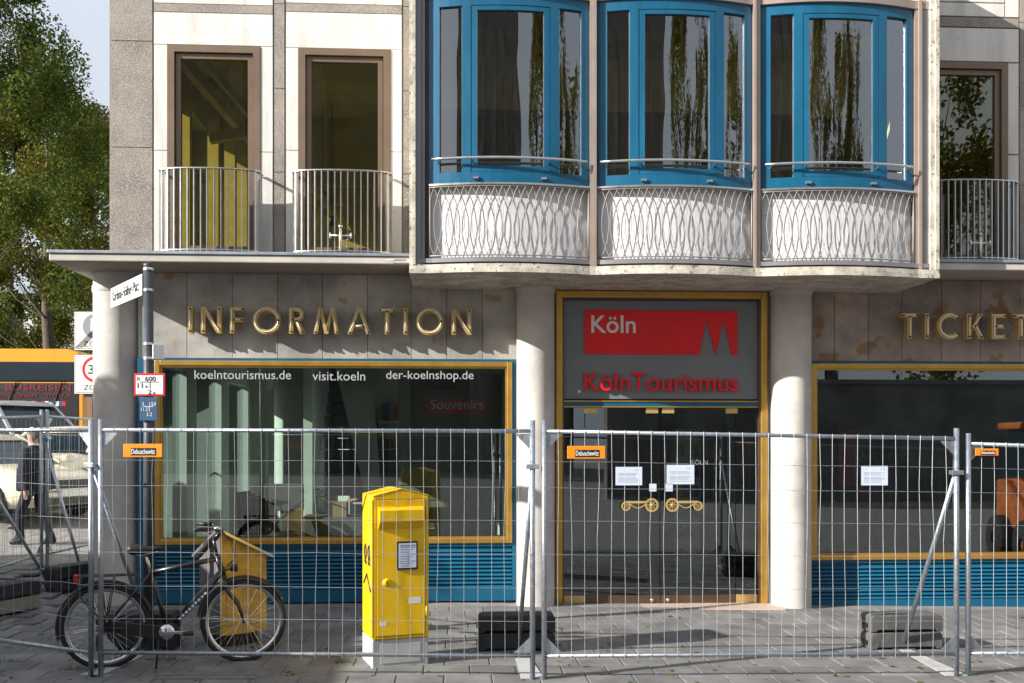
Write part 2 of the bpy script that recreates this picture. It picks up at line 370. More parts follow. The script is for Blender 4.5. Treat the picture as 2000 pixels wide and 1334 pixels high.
# upper wall panels: (u0, v0, u1, v1, material)
EX = 40
panels = []
def P_(u0, v0, u1, v1, m): panels.append((u0, v0, u1, v1, m))
for v0, v1 in ((-420, -210), (-210, 83), (83, 290), (290, 500)): P_(217, v0, 298, v1, m_agg)
for (a, b, wl_, wr_, t) in ((300, 533, 327, 508, 88), (558, 785, 583, 762, 95)):
    P_(a, -420, b, -60, m_white); P_(a, -60, b, 8, m_white); P_(a, 8, b, 25, m_agg); P_(a, 25, b, t, m_white)
    P_(a, t, wl_, 295, m_white); P_(a, 295, wl_, 500, m_white); P_(wr_, t, b, 295, m_white); P_(wr_, 295, b, 500, m_white)
for v0, v1 in ((-420, -120), (-120, 10), (10, 175), (175, 338), (338, 500)): P_(535, v0, 556, v1, m_agg); P_(787, v0, 803, v1, m_agg)
for (a, b, wl_, wr_) in ((1800, 1990, 1812, 1968),):
    P_(a, -420, b, -60, m_white); P_(a, -60, 1962, 4, m_white); P_(1963.5, -60, b, 32, m_white); P_(a, 5.5, 1962, 32, m_white); P_(a, 33.5, b, 53, m_agg); P_(a, 54.5, b, 120, m_white)
    P_(a, 120, wl_, 515, m_white); P_(wr_, 121.5, b, 300, m_white); P_(wr_, 301.5, b, 515, m_white)
for v0, v1 in ((-420, -120), (-120, 42), (42, 205), (205, 360), (360, 515)): P_(1991.5, v0, 2014, v1, m_agg)
for k in range(5):
    for v0, v1 in ((-420, -60), (-60, 120), (120, 300), (300, 515)): P_(2016 + k*110, v0, 2124 + k*110, v1, m_white if k % 2 == 0 else m_agg)
def zc(u, v, Y=YU): return FZ(u, v, Y)
GAP = .004
for (u0, v0, u1, v1, m) in panels:
    um = (u0+u1)/2 if u1 < 1800 else 1900
    # one height per joint line, so that courses stay level
    uref = 400 if u1 <= 540 else 670 if u1 <= 805 else 1900
    x0, x1 = FX(u0, YU), FX(u1, YU); z0, z1 = zc(uref, v1), zc(uref, v0)
    th = .002*random.random()
    MB().box(x0+GAP, YU - th, z0+GAP, x1-GAP, YU+.03, z1-GAP).build('stone_panel', m, bld)
# backing wall with openings
def wallbox(parts, x0, x1, z0, z1, y0=YU+.032, y1=YW+.05): parts.box(x0, y0, z0, x1, y1, z1)
ZW1 = zc(400, 88); ZW2 = zc(670, 95); ZWR = zc(1900, 121); ZTOP = 9.5
w = MB()
xs = [XL, FX(327, YU), FX(508, YU), FX(583, YU), FX(762, YU), FX(815, YU)]
wallbox(w, xs[0], xs[1], ZT, ZTOP); wallbox(w, xs[2], xs[3], ZT, ZTOP); wallbox(w, xs[4], xs[5], ZT, ZTOP)
wallbox(w, xs[1], xs[2], ZW1, ZTOP); wallbox(w, xs[3], xs[4], ZW2, ZTOP)
XBL, XBR = FX(800, YB), FX(1827, YB)
xr = [FX(1790, YU), FX(1812, YU), FX(1968, YU)]
wallbox(w, xr[0], xr[1], ZT, ZTOP); wallbox(w, xr[2], 16, ZT, ZTOP); wallbox(w, xr[1], xr[2], ZWR, ZTOP); wallbox(w, xs[5], xr[0], 6.62, ZTOP)
# floors, back, sides, partitions
w.box(XL, YW+.05, 6.75, 16, 22, 7.0); w.box(XL, 21.8, 0, 16, 22, ZTOP); w.box(15.8, YW+.05, 0, 16, 21.8, ZTOP); w.box(XL, YU+.032, ZTOP, 16, 22, ZTOP+.2)
w.box(XL, YW+.06, 3.60, 16, 21.8, 3.78)                         # floor slab over the shops
for (y0, y1, z0, z1) in ((YU+.05, 12.2, 3.78, 6.75), (14.2, 16.2, 3.78, 6.75), (17.3, 21.8, 3.78, 6.75), (12.2, 14.2, 6.2, 6.75), (16.2, 17.3, 6.2, 6.75), (YU+.05, 21.8, 7.0, ZTOP)):
    w.box(XL, y0, z0, XL+.3, y1, z1)
tag(w.build('wall', m_inwall, bld), label='plastered masonry behind the stone facing')
MB().box(XL+.3, 14.75, 3.78, xs[5]-.3, 14.85, 6.75).build('upstairs_rear_partition', m_inolive, bld); MB().box(xs[5]-.2, 13.6, 3.78, 15.8, 13.7, 6.75).build('upstairs_rear_partition', m_inolive, bld)
inn = MB(); inn.box(xs[5]-.3, YW+.06, 3.78, xs[5]-.2, 16.0, 6.75); inn.build('upstairs_partition', m_inolive, bld); inn = MB(); inn.box(xr[0]+.02, YW+.06, 3.78, xr[0]+.12, 16.0, 6.75); inn.build('upstairs_partition', m_inolive, bld)
inn = MB(); inn.box(XL+.3, YW+.06, 6.60, 15.8, 16, 6.745); inn.build('upstairs_ceiling', m_inolive, bld)
# side facade stone panels (left flank) and its window
for i, (y0, y1) in enumerate(((YU+.035, 12.2), (14.2, 16.2), (17.3, 19.5), (19.5, 22))):
    for z0, z1 in ((3.87, 5.0), (5.0, 6.2), (6.2, 7.6), (7.6, 9.5)):
        MB().box(XL-.03, y0+GAP, z0+GAP, XL-.001, y1-GAP, z1-GAP).build('stone_panel', m_agg, bld)
for (y0, y1) in ((12.2, 14.2), (16.2, 17.3)):
    MB().box(XL-.03, y0+GAP, 6.2, XL-.001, y1-GAP, 9.5).build('stone_panel', m_white, bld)

def tall_window(u0, u1, v0, uref, zb, extra=0):
    """brown framed french window set in the upper wall"""
    x0, x1 = FX(u0, YU), FX(u1, YU); z1 = zc(uref, v0)
    f = MB(); t = .075; y0, y1 = YU-.012, YU+.10
    f.box(x0, y0, zb, x0+t, y1, z1); f.box(x1-t, y0, zb, x1, y1, z1); f.box(x0+t, y0, z1-t, x1-t, y1, z1); f.box(x0+t, y0, zb, x1-t, y1, zb+.06)
    win = f.build('window', m_brown, bld)
    s = MB(); a, b = x0+t+.008, x1-t-.008; y2, y3 = YU+.022, YU+.085; zz1 = z1-t-.008; zz0 = zb+.068; q = .055
    s.box(a, y2, zz0, a+q, y3, zz1); s.box(b-q, y2, zz0, b, y3, zz1); s.box(a+q, y2, zz1-q, b-q, y3, zz1); s.box(a+q, y2, zz0, b-q, y3, zz0+q)
    s.build('sash', m_brown, win)
    MB().box(a+q, YU+.048, zz0+q, b-q, YU+.056, zz1-q).build('pane', m_glasso, win)
    rv = MB(); rv.box(x0, YU+.105, zb, x0+.012, YW, z1); rv.box(x1-.012, YU+.105, zb, x1, YW, z1); rv.build('reveal', m_inolive, win)
tall_window(327, 508, 89, 400, ZT+.02); tall_window(583, 762, 95.5, 670, ZT+.02); tall_window(1812, 1968, 121.5, 1900, ZT+.02)
f = MB(); f.box(XL-.01, 12.2, 3.87, XL+.1, 12.28, 6.2); f.box(XL-.01, 14.12, 3.87, XL+.1, 14.2, 6.2); f.box(XL-.01, 12.28, 6.12, XL+.1, 14.12, 6.2); f.box(XL-.01, 12.28, 3.87, XL+.1, 14.12, 3.95)
win = f.build('window', m_brown, bld); MB().box(XL+.04, 12.28, 3.95, XL+.05, 14.12, 6.12).build('pane', m_glasso, win)

# french balcony railings, bowed in plan
bar_mb = MB(); bar_mb.box(-.006, -.019, 0, .006, .019, .90); me_bal = bar_mb.mesh('baluster', m_steel)
def railing(cx, cy, wd, z0, face=0, hook=False):
    """face 0: looks to -Y; face 1: looks to -X. wd = width, bulges out .30"""
    n = 17; r_ = None; pts = []
    def pt(s, off=0):   # s in -1..1 along a flattened half ellipse
        a = s*math.pi/2; return Vector((math.sin(a)*wd/2, -.13 - .14*max(0, math.cos(a))**.8 + off, 0))
    def tr(p): return Vector((cx + p.x, cy + p.y, p.z)) if face == 0 else Vector((cx + p.y, cy - p.x, p.z))
    N = 24
    for zz, hgt, dep in ((z0+.905, .012, .05), (z0+.03, .012, .04)):
        rail = MB(); P = [pt(-1 + 2*i/N) for i in range(N+1)]
        P = [Vector((P[0].x, 0, 0))] + P + [Vector((P[-1].x, 0, 0))]
        for a, b in zip(P, P[1:]):
            dd = (b-a).normalized() * .004
            rail.bar(tr(a-dd) + Vector((0,0,zz)), tr(b+dd) + Vector((0,0,zz)), dep, hgt)
        if r_ is None: r_ = rail.build('balcony_railing', m_steel, bld)
        else: rail.build('bottom_rail', m_steel, r_)
    # equal arc spacing
    samp = [pt(-1 + 2*i/200) for i in range(201)]; L = [0]
    for a, b in zip(samp, samp[1:]): L.append(L[-1] + (b-a).length)
    for k in range(n):
        t = L[-1]*k/(n-1); i = min(199, next(j for j in range(201) if L[j] >= t - 1e-9)); p = samp[i]; q = samp[min(200, i+1)] - samp[max(0, i-1)]
        o = inst('baluster', me_bal, r_, tr(p) + Vector((0, 0, z0+.008)), (0, 0, math.atan2(q.y, q.x) + (0 if face == 0 else -math.pi/2)))
        o.location = tr(p) + Vector((0, 0, z0+.008)) - ORG[bld.name]
    if hook:
        h = MB(); c = tr(pt(.0)) + Vector((0, -.03, z0+.1))
        h.tube(c + Vector((0,0,-.08)), c + Vector((0,0,.18)), .018); h.tube(c + Vector((-.11,0,.09)), c + Vector((.11,0,.09)), .010); h.lathe([(.0,0),(.024,.005),(.024,.03),(0,.035)], c + Vector((0,0,.17)), 10)
        h.tube(c + Vector((-.11,0,.06)), c + Vector((-.11,0,.12)), .012); h.tube(c + Vector((.11,0,.06)), c + Vector((.11,0,.12)), .012)
        h.build('flag_holder', m_steel, r_)
def bx_(u0, u1): return (FX(u0, YU-.15) + FX(u1, YU-.15))/2, FX(u1, YU-.15) - FX(u0, YU-.15)
for (u0, u1, hk) in ((315, 506, False), (575, 762, True), (1815, 1984, True)):
    c, wd = bx_(u0, u1); railing(c, YU-.02, wd, ZT+.015, 0, hk)
railing(XL-.02, 13.2, 1.1, ZT+.015, 1)

# canopy slab with zinc edge
XCL = FX(95, YC)
for bxs in ((XCL, YC, ZS, XBL+.02, YU+.03, ZT-.035), (XCL, YU+.031, ZS, XL-.035, 21.9, ZT-.035), (XBR-.02, YC, ZS, 16, YU+.03, ZT-.035)):
    MB().box(*bxs).build('canopy', m_conc, bld, bevel=.012)
for bxs in ((XCL-.015, YC-.018, ZT-.034, XBL+.0, YU-.004, ZT), (XCL-.015, YU-.003, ZT-.034, XL-.036, 21.9, ZT), (XBR+.0, YC-.018, ZT-.034, 16, YU-.004, ZT)):
    MB().box(*bxs).build('canopy_flashing', m_zinc, bld, bevel=.006)
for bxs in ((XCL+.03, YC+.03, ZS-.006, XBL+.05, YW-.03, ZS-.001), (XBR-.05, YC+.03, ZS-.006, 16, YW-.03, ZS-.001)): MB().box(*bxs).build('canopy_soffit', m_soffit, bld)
g_ = MB(); g_.tube((XBL-.25, YC-.03, ZT-.075), (XBL-.05, YC-.03, ZT-.075), .008, 6); g_.build('cable_hook', m_galv, bld)

# columns
def column(u, Y, r, name='column'):
    x = FX(u, Y); zb = gh(x, Y) - .02
    MB().lathe([(r, zb), (r, 3.79)], (x, Y, 0), 40).build(name, m_column, bld)
    MB().lathe([(r, 3.52), (r+.012, 3.535), (r+.012, 3.60)], (x, Y, 0), 40).build('column_collar', m_column, bld)
column(230, 11.58, .262); column(1046, 11.30, .215); column(1545, 11.30, .228)
column(2290, 11.30, .228)

# shop wall: tile band, windows, louvres
ZG1 = 2.755
def tile_band(us, m, z0=ZG1+.03, z1=ZS-.008):
    for a, b in zip(us, us[1:]):
        MB().box(FX(a, YW)+.003, YW - .002*random.random(), z0, FX(b, YW)-.003, YW+.03, z1).build('stone_tile', m, bld)
tile_band([300, 365, 453.5, 542, 630, 718, 803, 872, 942, 1010], m_tile)
tile_band([1585, 1630, 1695.6, 1761.7, 1838.6, 1915, 1992, 2068, 2144, 2220, 2296, 2372], m_tile_r)
for bxs in ((FX(268, YW), YW+.032, ZG1+.03, FX(1085, YW), YW+.2, 3.6), (FX(1497, YW), YW+.032, ZG1+.03, 16, YW+.2, 3.6)): MB().box(*bxs).build('lintel', m_inwall, bld)
def shop_window(u0, u1, zs, zg, name_lbl, gl):
    """gold framed shop window over a blue louvre panel"""
    x0, x1 = FX(u0, YW), FX(u1, YW); t = .058
    p = MB(); p.box(x0-.05, YW-.004, ZG1-.0, x1+.045, YW+.05, ZG1+.028); p.box(x1+.001, YW-.004, zg, x1+.045, YW+.05, ZG1-.0); p.box(x0-.05, YW-.004, zg, x0-.001, YW+.05, ZG1)
    sw = p.build('shop_window', m_blue2, bld); tag(sw, label=name_lbl)
    f = MB(); y0, y1 = YW-.03, YW+.06
    f.box(x0, y0, zs, x0+t, y1, ZG1-.001); f.box(x1-t, y0, zs, x1, y1, ZG1-.001); f.box(x0+t, y0, ZG1-t, x1-t, y1, ZG1-.001); f.box(x0+t, y0, zs, x1-t, y1, zs+t)
    f.build('gold_frame', m_gold, sw, bevel=.006)
    q = .02; f = MB(); a, b, z0, z1 = x0+t, x1-t, zs+t, ZG1-t; y0, y1 = YW-.008, YW+.05
    f.box(a, y0, z0, a+q, y1, z1); f.box(b-q, y0, z0, b, y1, z1); f.box(a+q, y0, z1-q, b-q, y1, z1); f.box(a+q, y0, z0, b-q, y1, z0+q)
    f.build('inner_frame', m_gold, sw)
    MB().box(a+q, YW+.018, z0+q, b-q, YW+.028, z1-q).build('pane', gl, sw)
    # louvre panel below
    l = MB(); l.box(x0, YW+.03, zg, x1, YW+.05, zs-.001); l.box(x0, YW-.006, zg, x1, YW+.03, zg+.14); l.box(x0, YW-.006, zs-.035, x1, YW+.03, zs-.001)
    lp = l.build('louvre_panel', m_blue2, bld)
    n = int((zs - .035 - zg - .14) / .0445); L = x1 - x0 - .004
    sm = MB(); sm.prism([(-L/2, -.004, -.016), (-L/2, -.002, -.021), (-L/2, .028, .012), (-L/2, .026, .017)], [(L/2, -.004, -.016), (L/2, -.002, -.021), (L/2, .028, .012), (L/2, .026, .017)])
    ms = sm.mesh('louvre_slat', m_blue2)
    for k in range(n): inst('louvre_slat', ms, lp, ((x0+x1)/2, YW, zg + .14 + .028 + k*(zs-.035-zg-.14-.03)/n))
    return x0, x1
LWX = shop_window(303, 1000, .68, .02, 'large shop window in a gold frame under the gold lettering', m_glass)
RWX = shop_window(1583, 2330, .458, -.15, 'large dark shop window in a gold frame beside the entrance', m_glassd)
jb = MB(); jb.box(FX(268, YW), YW+.0, 0, FX(300, YW)-.052+.02, YW+.2, ZG1+.028); jb.build('blue_jamb', m_blue2, bld)
for bxs in ((FX(1000, YW)+.047, YW+.01, -.1, FX(1085, YW), YW+.2, ZG1+.028), (FX(1497, YW), YW+.01, -.2, FX(1583, YW)-.052, YW+.2, ZG1+.028)): MB().box(*bxs).build('pier', m_column, bld)
# side shop front along the left flank: piers and glass
for y0, y1 in ((YW+.2, 11.75), (13.0, 13.5), (14.9, 15.4), (16.8, 22)): MB().box(-3.62, y0, -.05, -3.45, y1, 2.749).build('side_pier', m_inwhite, bld)
MB().box(-3.62, YW+.2, 2.75, -3.45, 22, 3.6).build('side_beam', m_inwhite, bld)
for y0, y1 in ((11.75, 13.0), (13.5, 14.9), (15.4, 16.8)): MB().box(-3.55, y0, .1, -3.54, y1, 2.75).build('side_pane', m_glass, bld)

# entrance
xa, xb = FX(1085, YW), FX(1497, YW); ZE = 3.575
e = MB(); t = .075
e.box(xa, YW-.05, -.07, xa+t, YW+.08, ZE); e.box(xb-t, YW-.05, -.08, xb, YW+.08, ZE); e.box(xa+t, YW-.05, ZE-t, xb-t, YW+.08, ZE)
ent = tag(e.build('entrance', m_gold, bld, bevel=.008), label='gold framed glass entrance between two round columns')
e = MB(); q = .02; e.box(xa+t, YW-.02, -.07, xa+t+q, YW+.07, ZE-t); e.box(xb-t-q, YW-.02, -.08, xb-t, YW+.07, ZE-t); e.box(xa+t+q, YW-.02, ZE-t-q, xb-t-q, YW+.07, ZE-t); e.build('inner_frame', m_bronze, ent)
ia, ib = xa+t+q, xb-t-q
for zz in (2.235, 2.30): MB().box(ia, YW-.01, zz, ib, YW+.07, zz+.015).build('gold_bar', m_gold, ent)
MB().box(ia, YW+.0, 2.25, ib, YW+.06, 2.30).build('blue_bar', m_blue2, ent)
dx = [ia, FX(1143, YW), FX(1290, YW), FX(1438, YW), ib]
for k in range(4):
    a, b = dx[k]+.004, dx[k+1]-.004; side = k in (0, 3)
    dr = MB().box(a, YW+.03, .06, b, YW+.042, 2.232).build('glass_leaf' if side else 'door', m_glassd, ent)
    MB().box(a, YW+.022, -.055, b, YW+.05, .062).build('kick_plate', m_brass if side else m_bronze, dr)
    if not side:
        hb = MB(); hx = b-.09 if k == 1 else a+.09
        hb.lathe([(0, -.012), (.018, -.012), (.022, 0)], (hx, YW+.02, .005), 12, axis='y'); hb.build('lock', m_steel, dr)
        cl = MB(); w0 = (b-.16, b-.02) if k == 1 else (a+.02, a+.16); cl.box(w0[0], YW+.015, 2.17, w0[1], YW+.05, 2.23); cl.build('patch_fitting', m_brass, dr)
        # carriage shaped handle
        h = MB(); zc_ = FZ(1290, 986, YW); s = -1 if k == 1 else 1; xw = FX(1251+16 if k == 1 else 1320, YW); yh = YW-.035
        def ring(cx, cz, ro, ri, yy, n=20):
            h.lathe([(ri, 0), (ro, 0), (ro, .014), (ri, .014), (ri, 0)], (cx, yy, cz), n, axis='y', sm=False)
        xw = FX(1272, YW) if k == 1 else FX(1312, YW)
        ring(xw, zc_, .080, .056, yh); ring(xw + s*.30, zc_-.012, .055, .036, yh)
        for j in range(8):
            aa = j*math.pi/4; h.bar((xw+.012*math.cos(aa), yh+.007, zc_+.012*math.sin(aa)), (xw+.05*math.cos(aa), yh+.007, zc_+.05*math.sin(aa)), .010, .012)
            h.bar((xw+s*.30+.008*math.cos(aa), yh+.007, zc_-.012+.008*math.sin(aa)), (xw+s*.30+.032*math.cos(aa), yh+.007, zc_-.012+.032*math.sin(aa)), .005, .006)
        h.lathe([(0, 0), (.014, 0), (.014, .016), (0, .016)], (xw, yh-.001, zc_), 12, axis='y')
        h.bar((xw+s*.06, yh+.007, zc_+.034), (xw+s*.30, yh+.007, zc_+.034), .02, .026)
        h.path([(xw+s*(.06+.2*i/8), yh+.007, zc_+.02-.055*math.sin(math.pi*i/8)) for i in range(9)], .007, 6)
        h.tube((xw+s*.02, yh+.01, zc_), (xw+s*.02, YW+.035, zc_), .008); h.tube((xw+s*.28, yh+.01, zc_), (xw+s*.28, YW+.035, zc_), .008)
        h.build('carriage_handle', m_brass, dr)
for h0, h1 in ((dx[3]-.12, dx[3]+.02), (dx[1]-.02, dx[1]+.14)): MB().box(h0, YW+.015, 2.17, h1, YW+.052, 2.228).build('hinge_fitting', m_brass, ent)
st = MB(); st.box(xa-.1, 10.98, -.13, xb+.1, YW+.3, -.035); st.build('threshold', m_step, bld, bevel=.01)

# ---------------------------------------------------------------- bay window
def bow(x, xa_, xb_, amp=.13):
    t = (x - (xa_+xb_)/2) / ((xb_-xa_)/2); return YB - amp*(1 - t*t)
UN = [(838, 1150), (1165, 1468), (1484, 1783)]
UX = [(FX(a, YB), FX(b, YB)) for a, b in UN]
Zb0, Zb1, Zl0, Zl1 = 4.525, 6.47, 3.765, 4.495
# slab under the bays, wavy edge
def bay_front(x, extra=0):
    for a, b in UX:
        if a <= x <= b: return bow(x, a, b) - extra
    return YB - extra
N = 96; xsb = [XBL + (XBR-XBL)*i/N for i in range(N+1)]
sl = MB()
def slabprof(zlo, zhi, ext, y_in, mat, name, x0=None, x1=None):
    m = MB(); fr = [(x, bay_front(x, ext)) for x in xsb]
    n = len(fr); top = [(x, y, zhi) for x, y in fr] + [(x, y_in, zhi) for x, y in fr]; bot = [(x, y, zlo) for x, y in fr] + [(x, y_in, zlo) for x, y in fr]
    m.add(top + bot, [(i, i+1, n+i+1, n+i) for i in range(n-1)] + [(2*n+i+1, 2*n+i, 3*n+i, 3*n+i+1) for i in range(n-1)] + [(2*n+i, 2*n+i+1, i+1, i) for i in range(n-1)]
          + [(2*n, 0, n, 3*n), (n-1, 3*n-1, 4*n-1, 2*n-1)], 0, False)
    return m.build(name, mat, bld)
slabprof(3.583, 3.630, .10, YW-.01, m_slab, 'bay_floor_slab'); slabprof(3.6305, 3.675, .08, YW-.01, m_slab, 'bay_slab_edge')
slabprof(3.676, 3.70, .0, YU, m_dark, 'bay_sill_recess'); slabprof(3.701, 3.745, .045, YU, m_grey, 'bay_sill')
slabprof(6.475, 6.56, .03, YU, m_jamb, 'bay_head')
inn = MB(); inn.box(XBL+.15, YB+.12, 3.746, XBR-.15, YU, 3.80); inn.build('bay_floor', m_inolive, bld)
# side cheeks
def strip(u0, u1, m, y0, y1, name='bay_jamb', z0=3.675, z1=6.56):
    MB().box(FX(u0, YB), y0, z0, FX(u1, YB), y1, z1).build(name, m, bld)
strip(800, 806, m_slab, YB-.06, YU+.02, z1=7.3); strip(806.2, 812, m_slab, YB-.09, YU+.02, z1=7.3); strip(812.2, 822, m_grey, YB-.05, YU+.02); strip(822.2, 830, m_grey, YB-.02, YU+.02); strip(830.2, 837.5, m_dark, YB-.0, YB+.2)
strip(1785, 1791, m_jamb, YB-.02, YB+.2); strip(1791.2, 1797, m_jamb, YB-.05, YB+.2); strip(1797.2, 1812, m_grey, YB-.02, YU+.02); strip(1812.2, 1820, m_slab, YB-.06, YU+.02, z1=7.3); strip(1820.2, 1827, m_slab, YB-.09, YU+.02, z1=7.3)
strip(1151.5, 1157, m_jamb, YB-.05, YB+.15, 'mullion'); strip(1157.2, 1163.5, m_jamb, YB-.07, YB+.15, 'mullion'); strip(1469.5, 1474, m_jamb, YB-.07, YB+.15, 'mullion'); strip(1474.2, 1482.5, m_jamb, YB-.05, YB+.15, 'mullion')

def curved_panel(m, xa_, xb_, fa, fb, z0, z1, off0, off1, mat=0, n=10):
    """solid piece of the bowed front between fractions fa..fb, off = depth behind the bow line"""
    xs_ = [xa_ + (xb_-xa_)*(fa + (fb-fa)*i/n) for i in range(n+1)]
    o = [(x, bow(x, xa_, xb_)+off0) for x in xs_]; i_ = [(x, bow(x, xa_, xb_)+off1) for x in xs_]; k = n+1
    vs_ = [(x, y, z0) for x, y in o] + [(x, y, z0) for x, y in i_] + [(x, y, z1) for x, y in o] + [(x, y, z1) for x, y in i_]
    fs_ = []
    for j in range(n): fs_ += [(j, j+1, 2*k+j+1, 2*k+j), (k+j+1, k+j, 3*k+j, 3*k+j+1), (2*k+j, 2*k+j+1, 3*k+j+1, 3*k+j), (j+1, j, k+j, k+j+1)]
    fs_ += [(k, 0, 2*k, 3*k), (n, k+n, 3*k+n, 2*k+n)]
    m.add(vs_, fs_, mat, False)
for bi, (a, b) in enumerate(UX):
    bw = MB()
    zg0, zg1 = 4.637, 6.365
    # frame as members round three lights
    for fa, fb in ((0, .064), (.205, .258), (.752, .808), (.952, 1)): curved_panel(bw, a, b, fa, fb, zg0, zg1, 0, .06, n=3)
    curved_panel(bw, a, b, 0, 1, Zb0, zg0, 0, .06, n=16); curved_panel(bw, a, b, 0, 1, zg1, Zb1, 0, .06, n=16)
    bay = tag(bw.build('bay_window', m_blue, bld), label=('first', 'middle', 'last')[bi] + ' bowed blue window of the bay counting from the street sign side')
    s = MB(); s0, s1 = zg0+.004, zg1-.004
    for fa, fb in ((.2605, .297), (.713, .7495)): curved_panel(s, a, b, fa, fb, s0, s1, .006, .066, n=3)
    curved_panel(s, a, b, .297, .713, s0, s0+.06, .006, .066); curved_panel(s, a, b, .297, .713, s1-.045, s1, .006, .066); s.build('sash', m_blue, bay)
    for fa, fb, z0, z1 in ((.064, .205, zg0, zg1), (.297, .713, s0+.06, s1-.045), (.808, .952, zg0, zg1)):
        p = MB(); xa_, xb_ = a, b
        def PP(i, j, fa=fa, fb=fb, z0=z0, z1=z1, a=a, b=b): x = a + (b-a)*(fa+(fb-fa)*i); return (x, bow(x, a, b)+.035, z0+(z1-z0)*j)
        p.grid(PP, 14, 1); p.build('pane', m_glassb, bay)
        bd = MB()
        for ff in (fa, fb): x = a+(b-a)*ff; bd.bar((x, bow(x, a, b)+.028, z0), (x, bow(x, a, b)+.028, z1), .010, .012)
        bd.build('glazing_bead', m_steel, bay)
    hd = MB(); zr = 4.765; P = [Vector((a+.03+(b-a-.06)*i/14, bow(a+.03+(b-a-.06)*i/14, a, b)-.075, zr)) for i in range(15)]
    hd.path(P, .014, 8)
    for ff in (.06, .27, .74, .95): x = a+(b-a)*ff; hd.bar((x, bow(x, a, b)-.075, zr-.012), (x, bow(x, a, b)+.002, zr-.03), .02, .012)
    hd.build('hand_rail', m_steel, bay)
    st_ = MB()
    for ff in (.29, .71): x = a+(b-a)*ff; st_.box(x-.028, bow(x, a, b)-.03, Zb0+.035, x+.028, bow(x, a, b)+.001, Zb0+.06)
    st_.build('stay_catch', m_galv, bay)
    # white spandrel panel with wire lattice
    pn = MB(); curved_panel(pn, a, b, 0, 1, Zl0, Zl1, .055, .07, n=16); sp = pn.build('spandrel_panel', m_wpanel, bld)
    fr = MB(); curved_panel(fr, a, b, 0, 1, Zl1+.004, Zb0-.006, -.04, .06, n=16); fr.build('sill_strip', m_steel, sp)
    lt = MB(); npair = 21; H_ = Zl1 - Zl0 - .03; amp = .075
    for k in range(npair):
        xk = a + .05 + (b-a-.10)*k/(npair-1)
        for sg_ in (-1, 1):
            jit = random.gauss(0, .007); P = []
            for i in range(13):
                tt = i/12; x = xk + sg_*(amp+jit)*(math.sin(math.pi*tt)**.8) + random.uniform(-.003, .003); x = max(a+.012, min(b-.012, x)); P.append((x, bow(x, a, b)-.026+sg_*.004, Zl0+.015+H_*tt))
            lt.path(P, .0036, 5, cap=False)
    for zz in (Zl0+.008, Zl1-.008): lt.path([(a+(b-a)*i/16, bow(a+(b-a)*i/16, a, b)-.022, zz) for i in range(17)], .008, 6)
    for ff in (.004, .996): x = a+(b-a)*ff; lt.tube((x, bow(x, a, b)-.022, Zl0), (x, bow(x, a, b)-.022, Zl1), .008, 6)
    tag(lt.build('wire_lattice', m_lattice, sp), kind='stuff')
    # open lattice railing of the balcony on top of the bays
    lt = MB()
    for k in range(npair):
        xk = a + .05 + (b-a-.10)*k/(npair-1)
        for sg_ in (-1, 1):
            lt.path([(max(a+.012, min(b-.012, xk + sg_*amp*math.sin(math.pi*i/10)**.8)), bow(xk, a, b)-.022+sg_*.004, 6.60+.7*i/10) for i in range(11)], .0042, 5, cap=False)
    for zz in (6.59, 7.31): lt.path([(a+(b-a)*i/16, bow(a+(b-a)*i/16, a, b)-.022, zz) for i in range(17)], .008, 6)
    tag(lt.build('roof_balcony_lattice', m_lattice, bld), kind='stuff')
# interior of the bay room: ceiling beam and lamps seen through the glass
bm_ = MB(); bm_.box(XBL+.2, 12.3, 5.95, XBR-.2, 12.5, 6.60); bm_.build('ceiling_beam', m_wood, bld)
bm_ = MB(); bm_.box(XBL+.2, 13.2, 4.6, XBR-.2, 13.59, 4.72); bm_.build('shelf', m_wood, bld)
# posts and slanted timbers in the left upper room
tm = MB()
for (u_, y_, h_) in ((362, 12.7, 6.58), (418, 13.3, 6.58), (450, 13.8, 6.58), (474, 14.3, 6.58)): tm.box(FX(u_, y_)-.07, y_-.06, 3.79, FX(u_, y_)+.07, y_+.06, h_)
tm.bar((-3.35, 12.1, 6.5), (-1.9, 14.7, 5.0), .10, .14); tm.bar((-3.1, 12.1, 6.5), (-1.6, 14.7, 5.0), .06, .10)
for k in range(4): tm.bar((-3.0+k*.33, 12.36+k*.7, 5.55-.1*k), (-2.6+k*.33, 12.36+k*.7, 5.62-.1*k), .12, .12)
tm.build('timber_stair', m_wood, bld)
lp_ = MB()
for (x, y, zz) in ((-2.0, 13.2, 5.0), (-1.75, 14.2, 4.9), (-1.9, 14.4, 5.3)): lp_.lathe([(0, .12), (.05, .12), (.06, 0), (0, 0)], (x, y, zz), 12); lp_.tube((x, y, zz+.12), (x, y, 6.6), .006, 5)
lp_.build('pendant_lamp', m_black, bld)
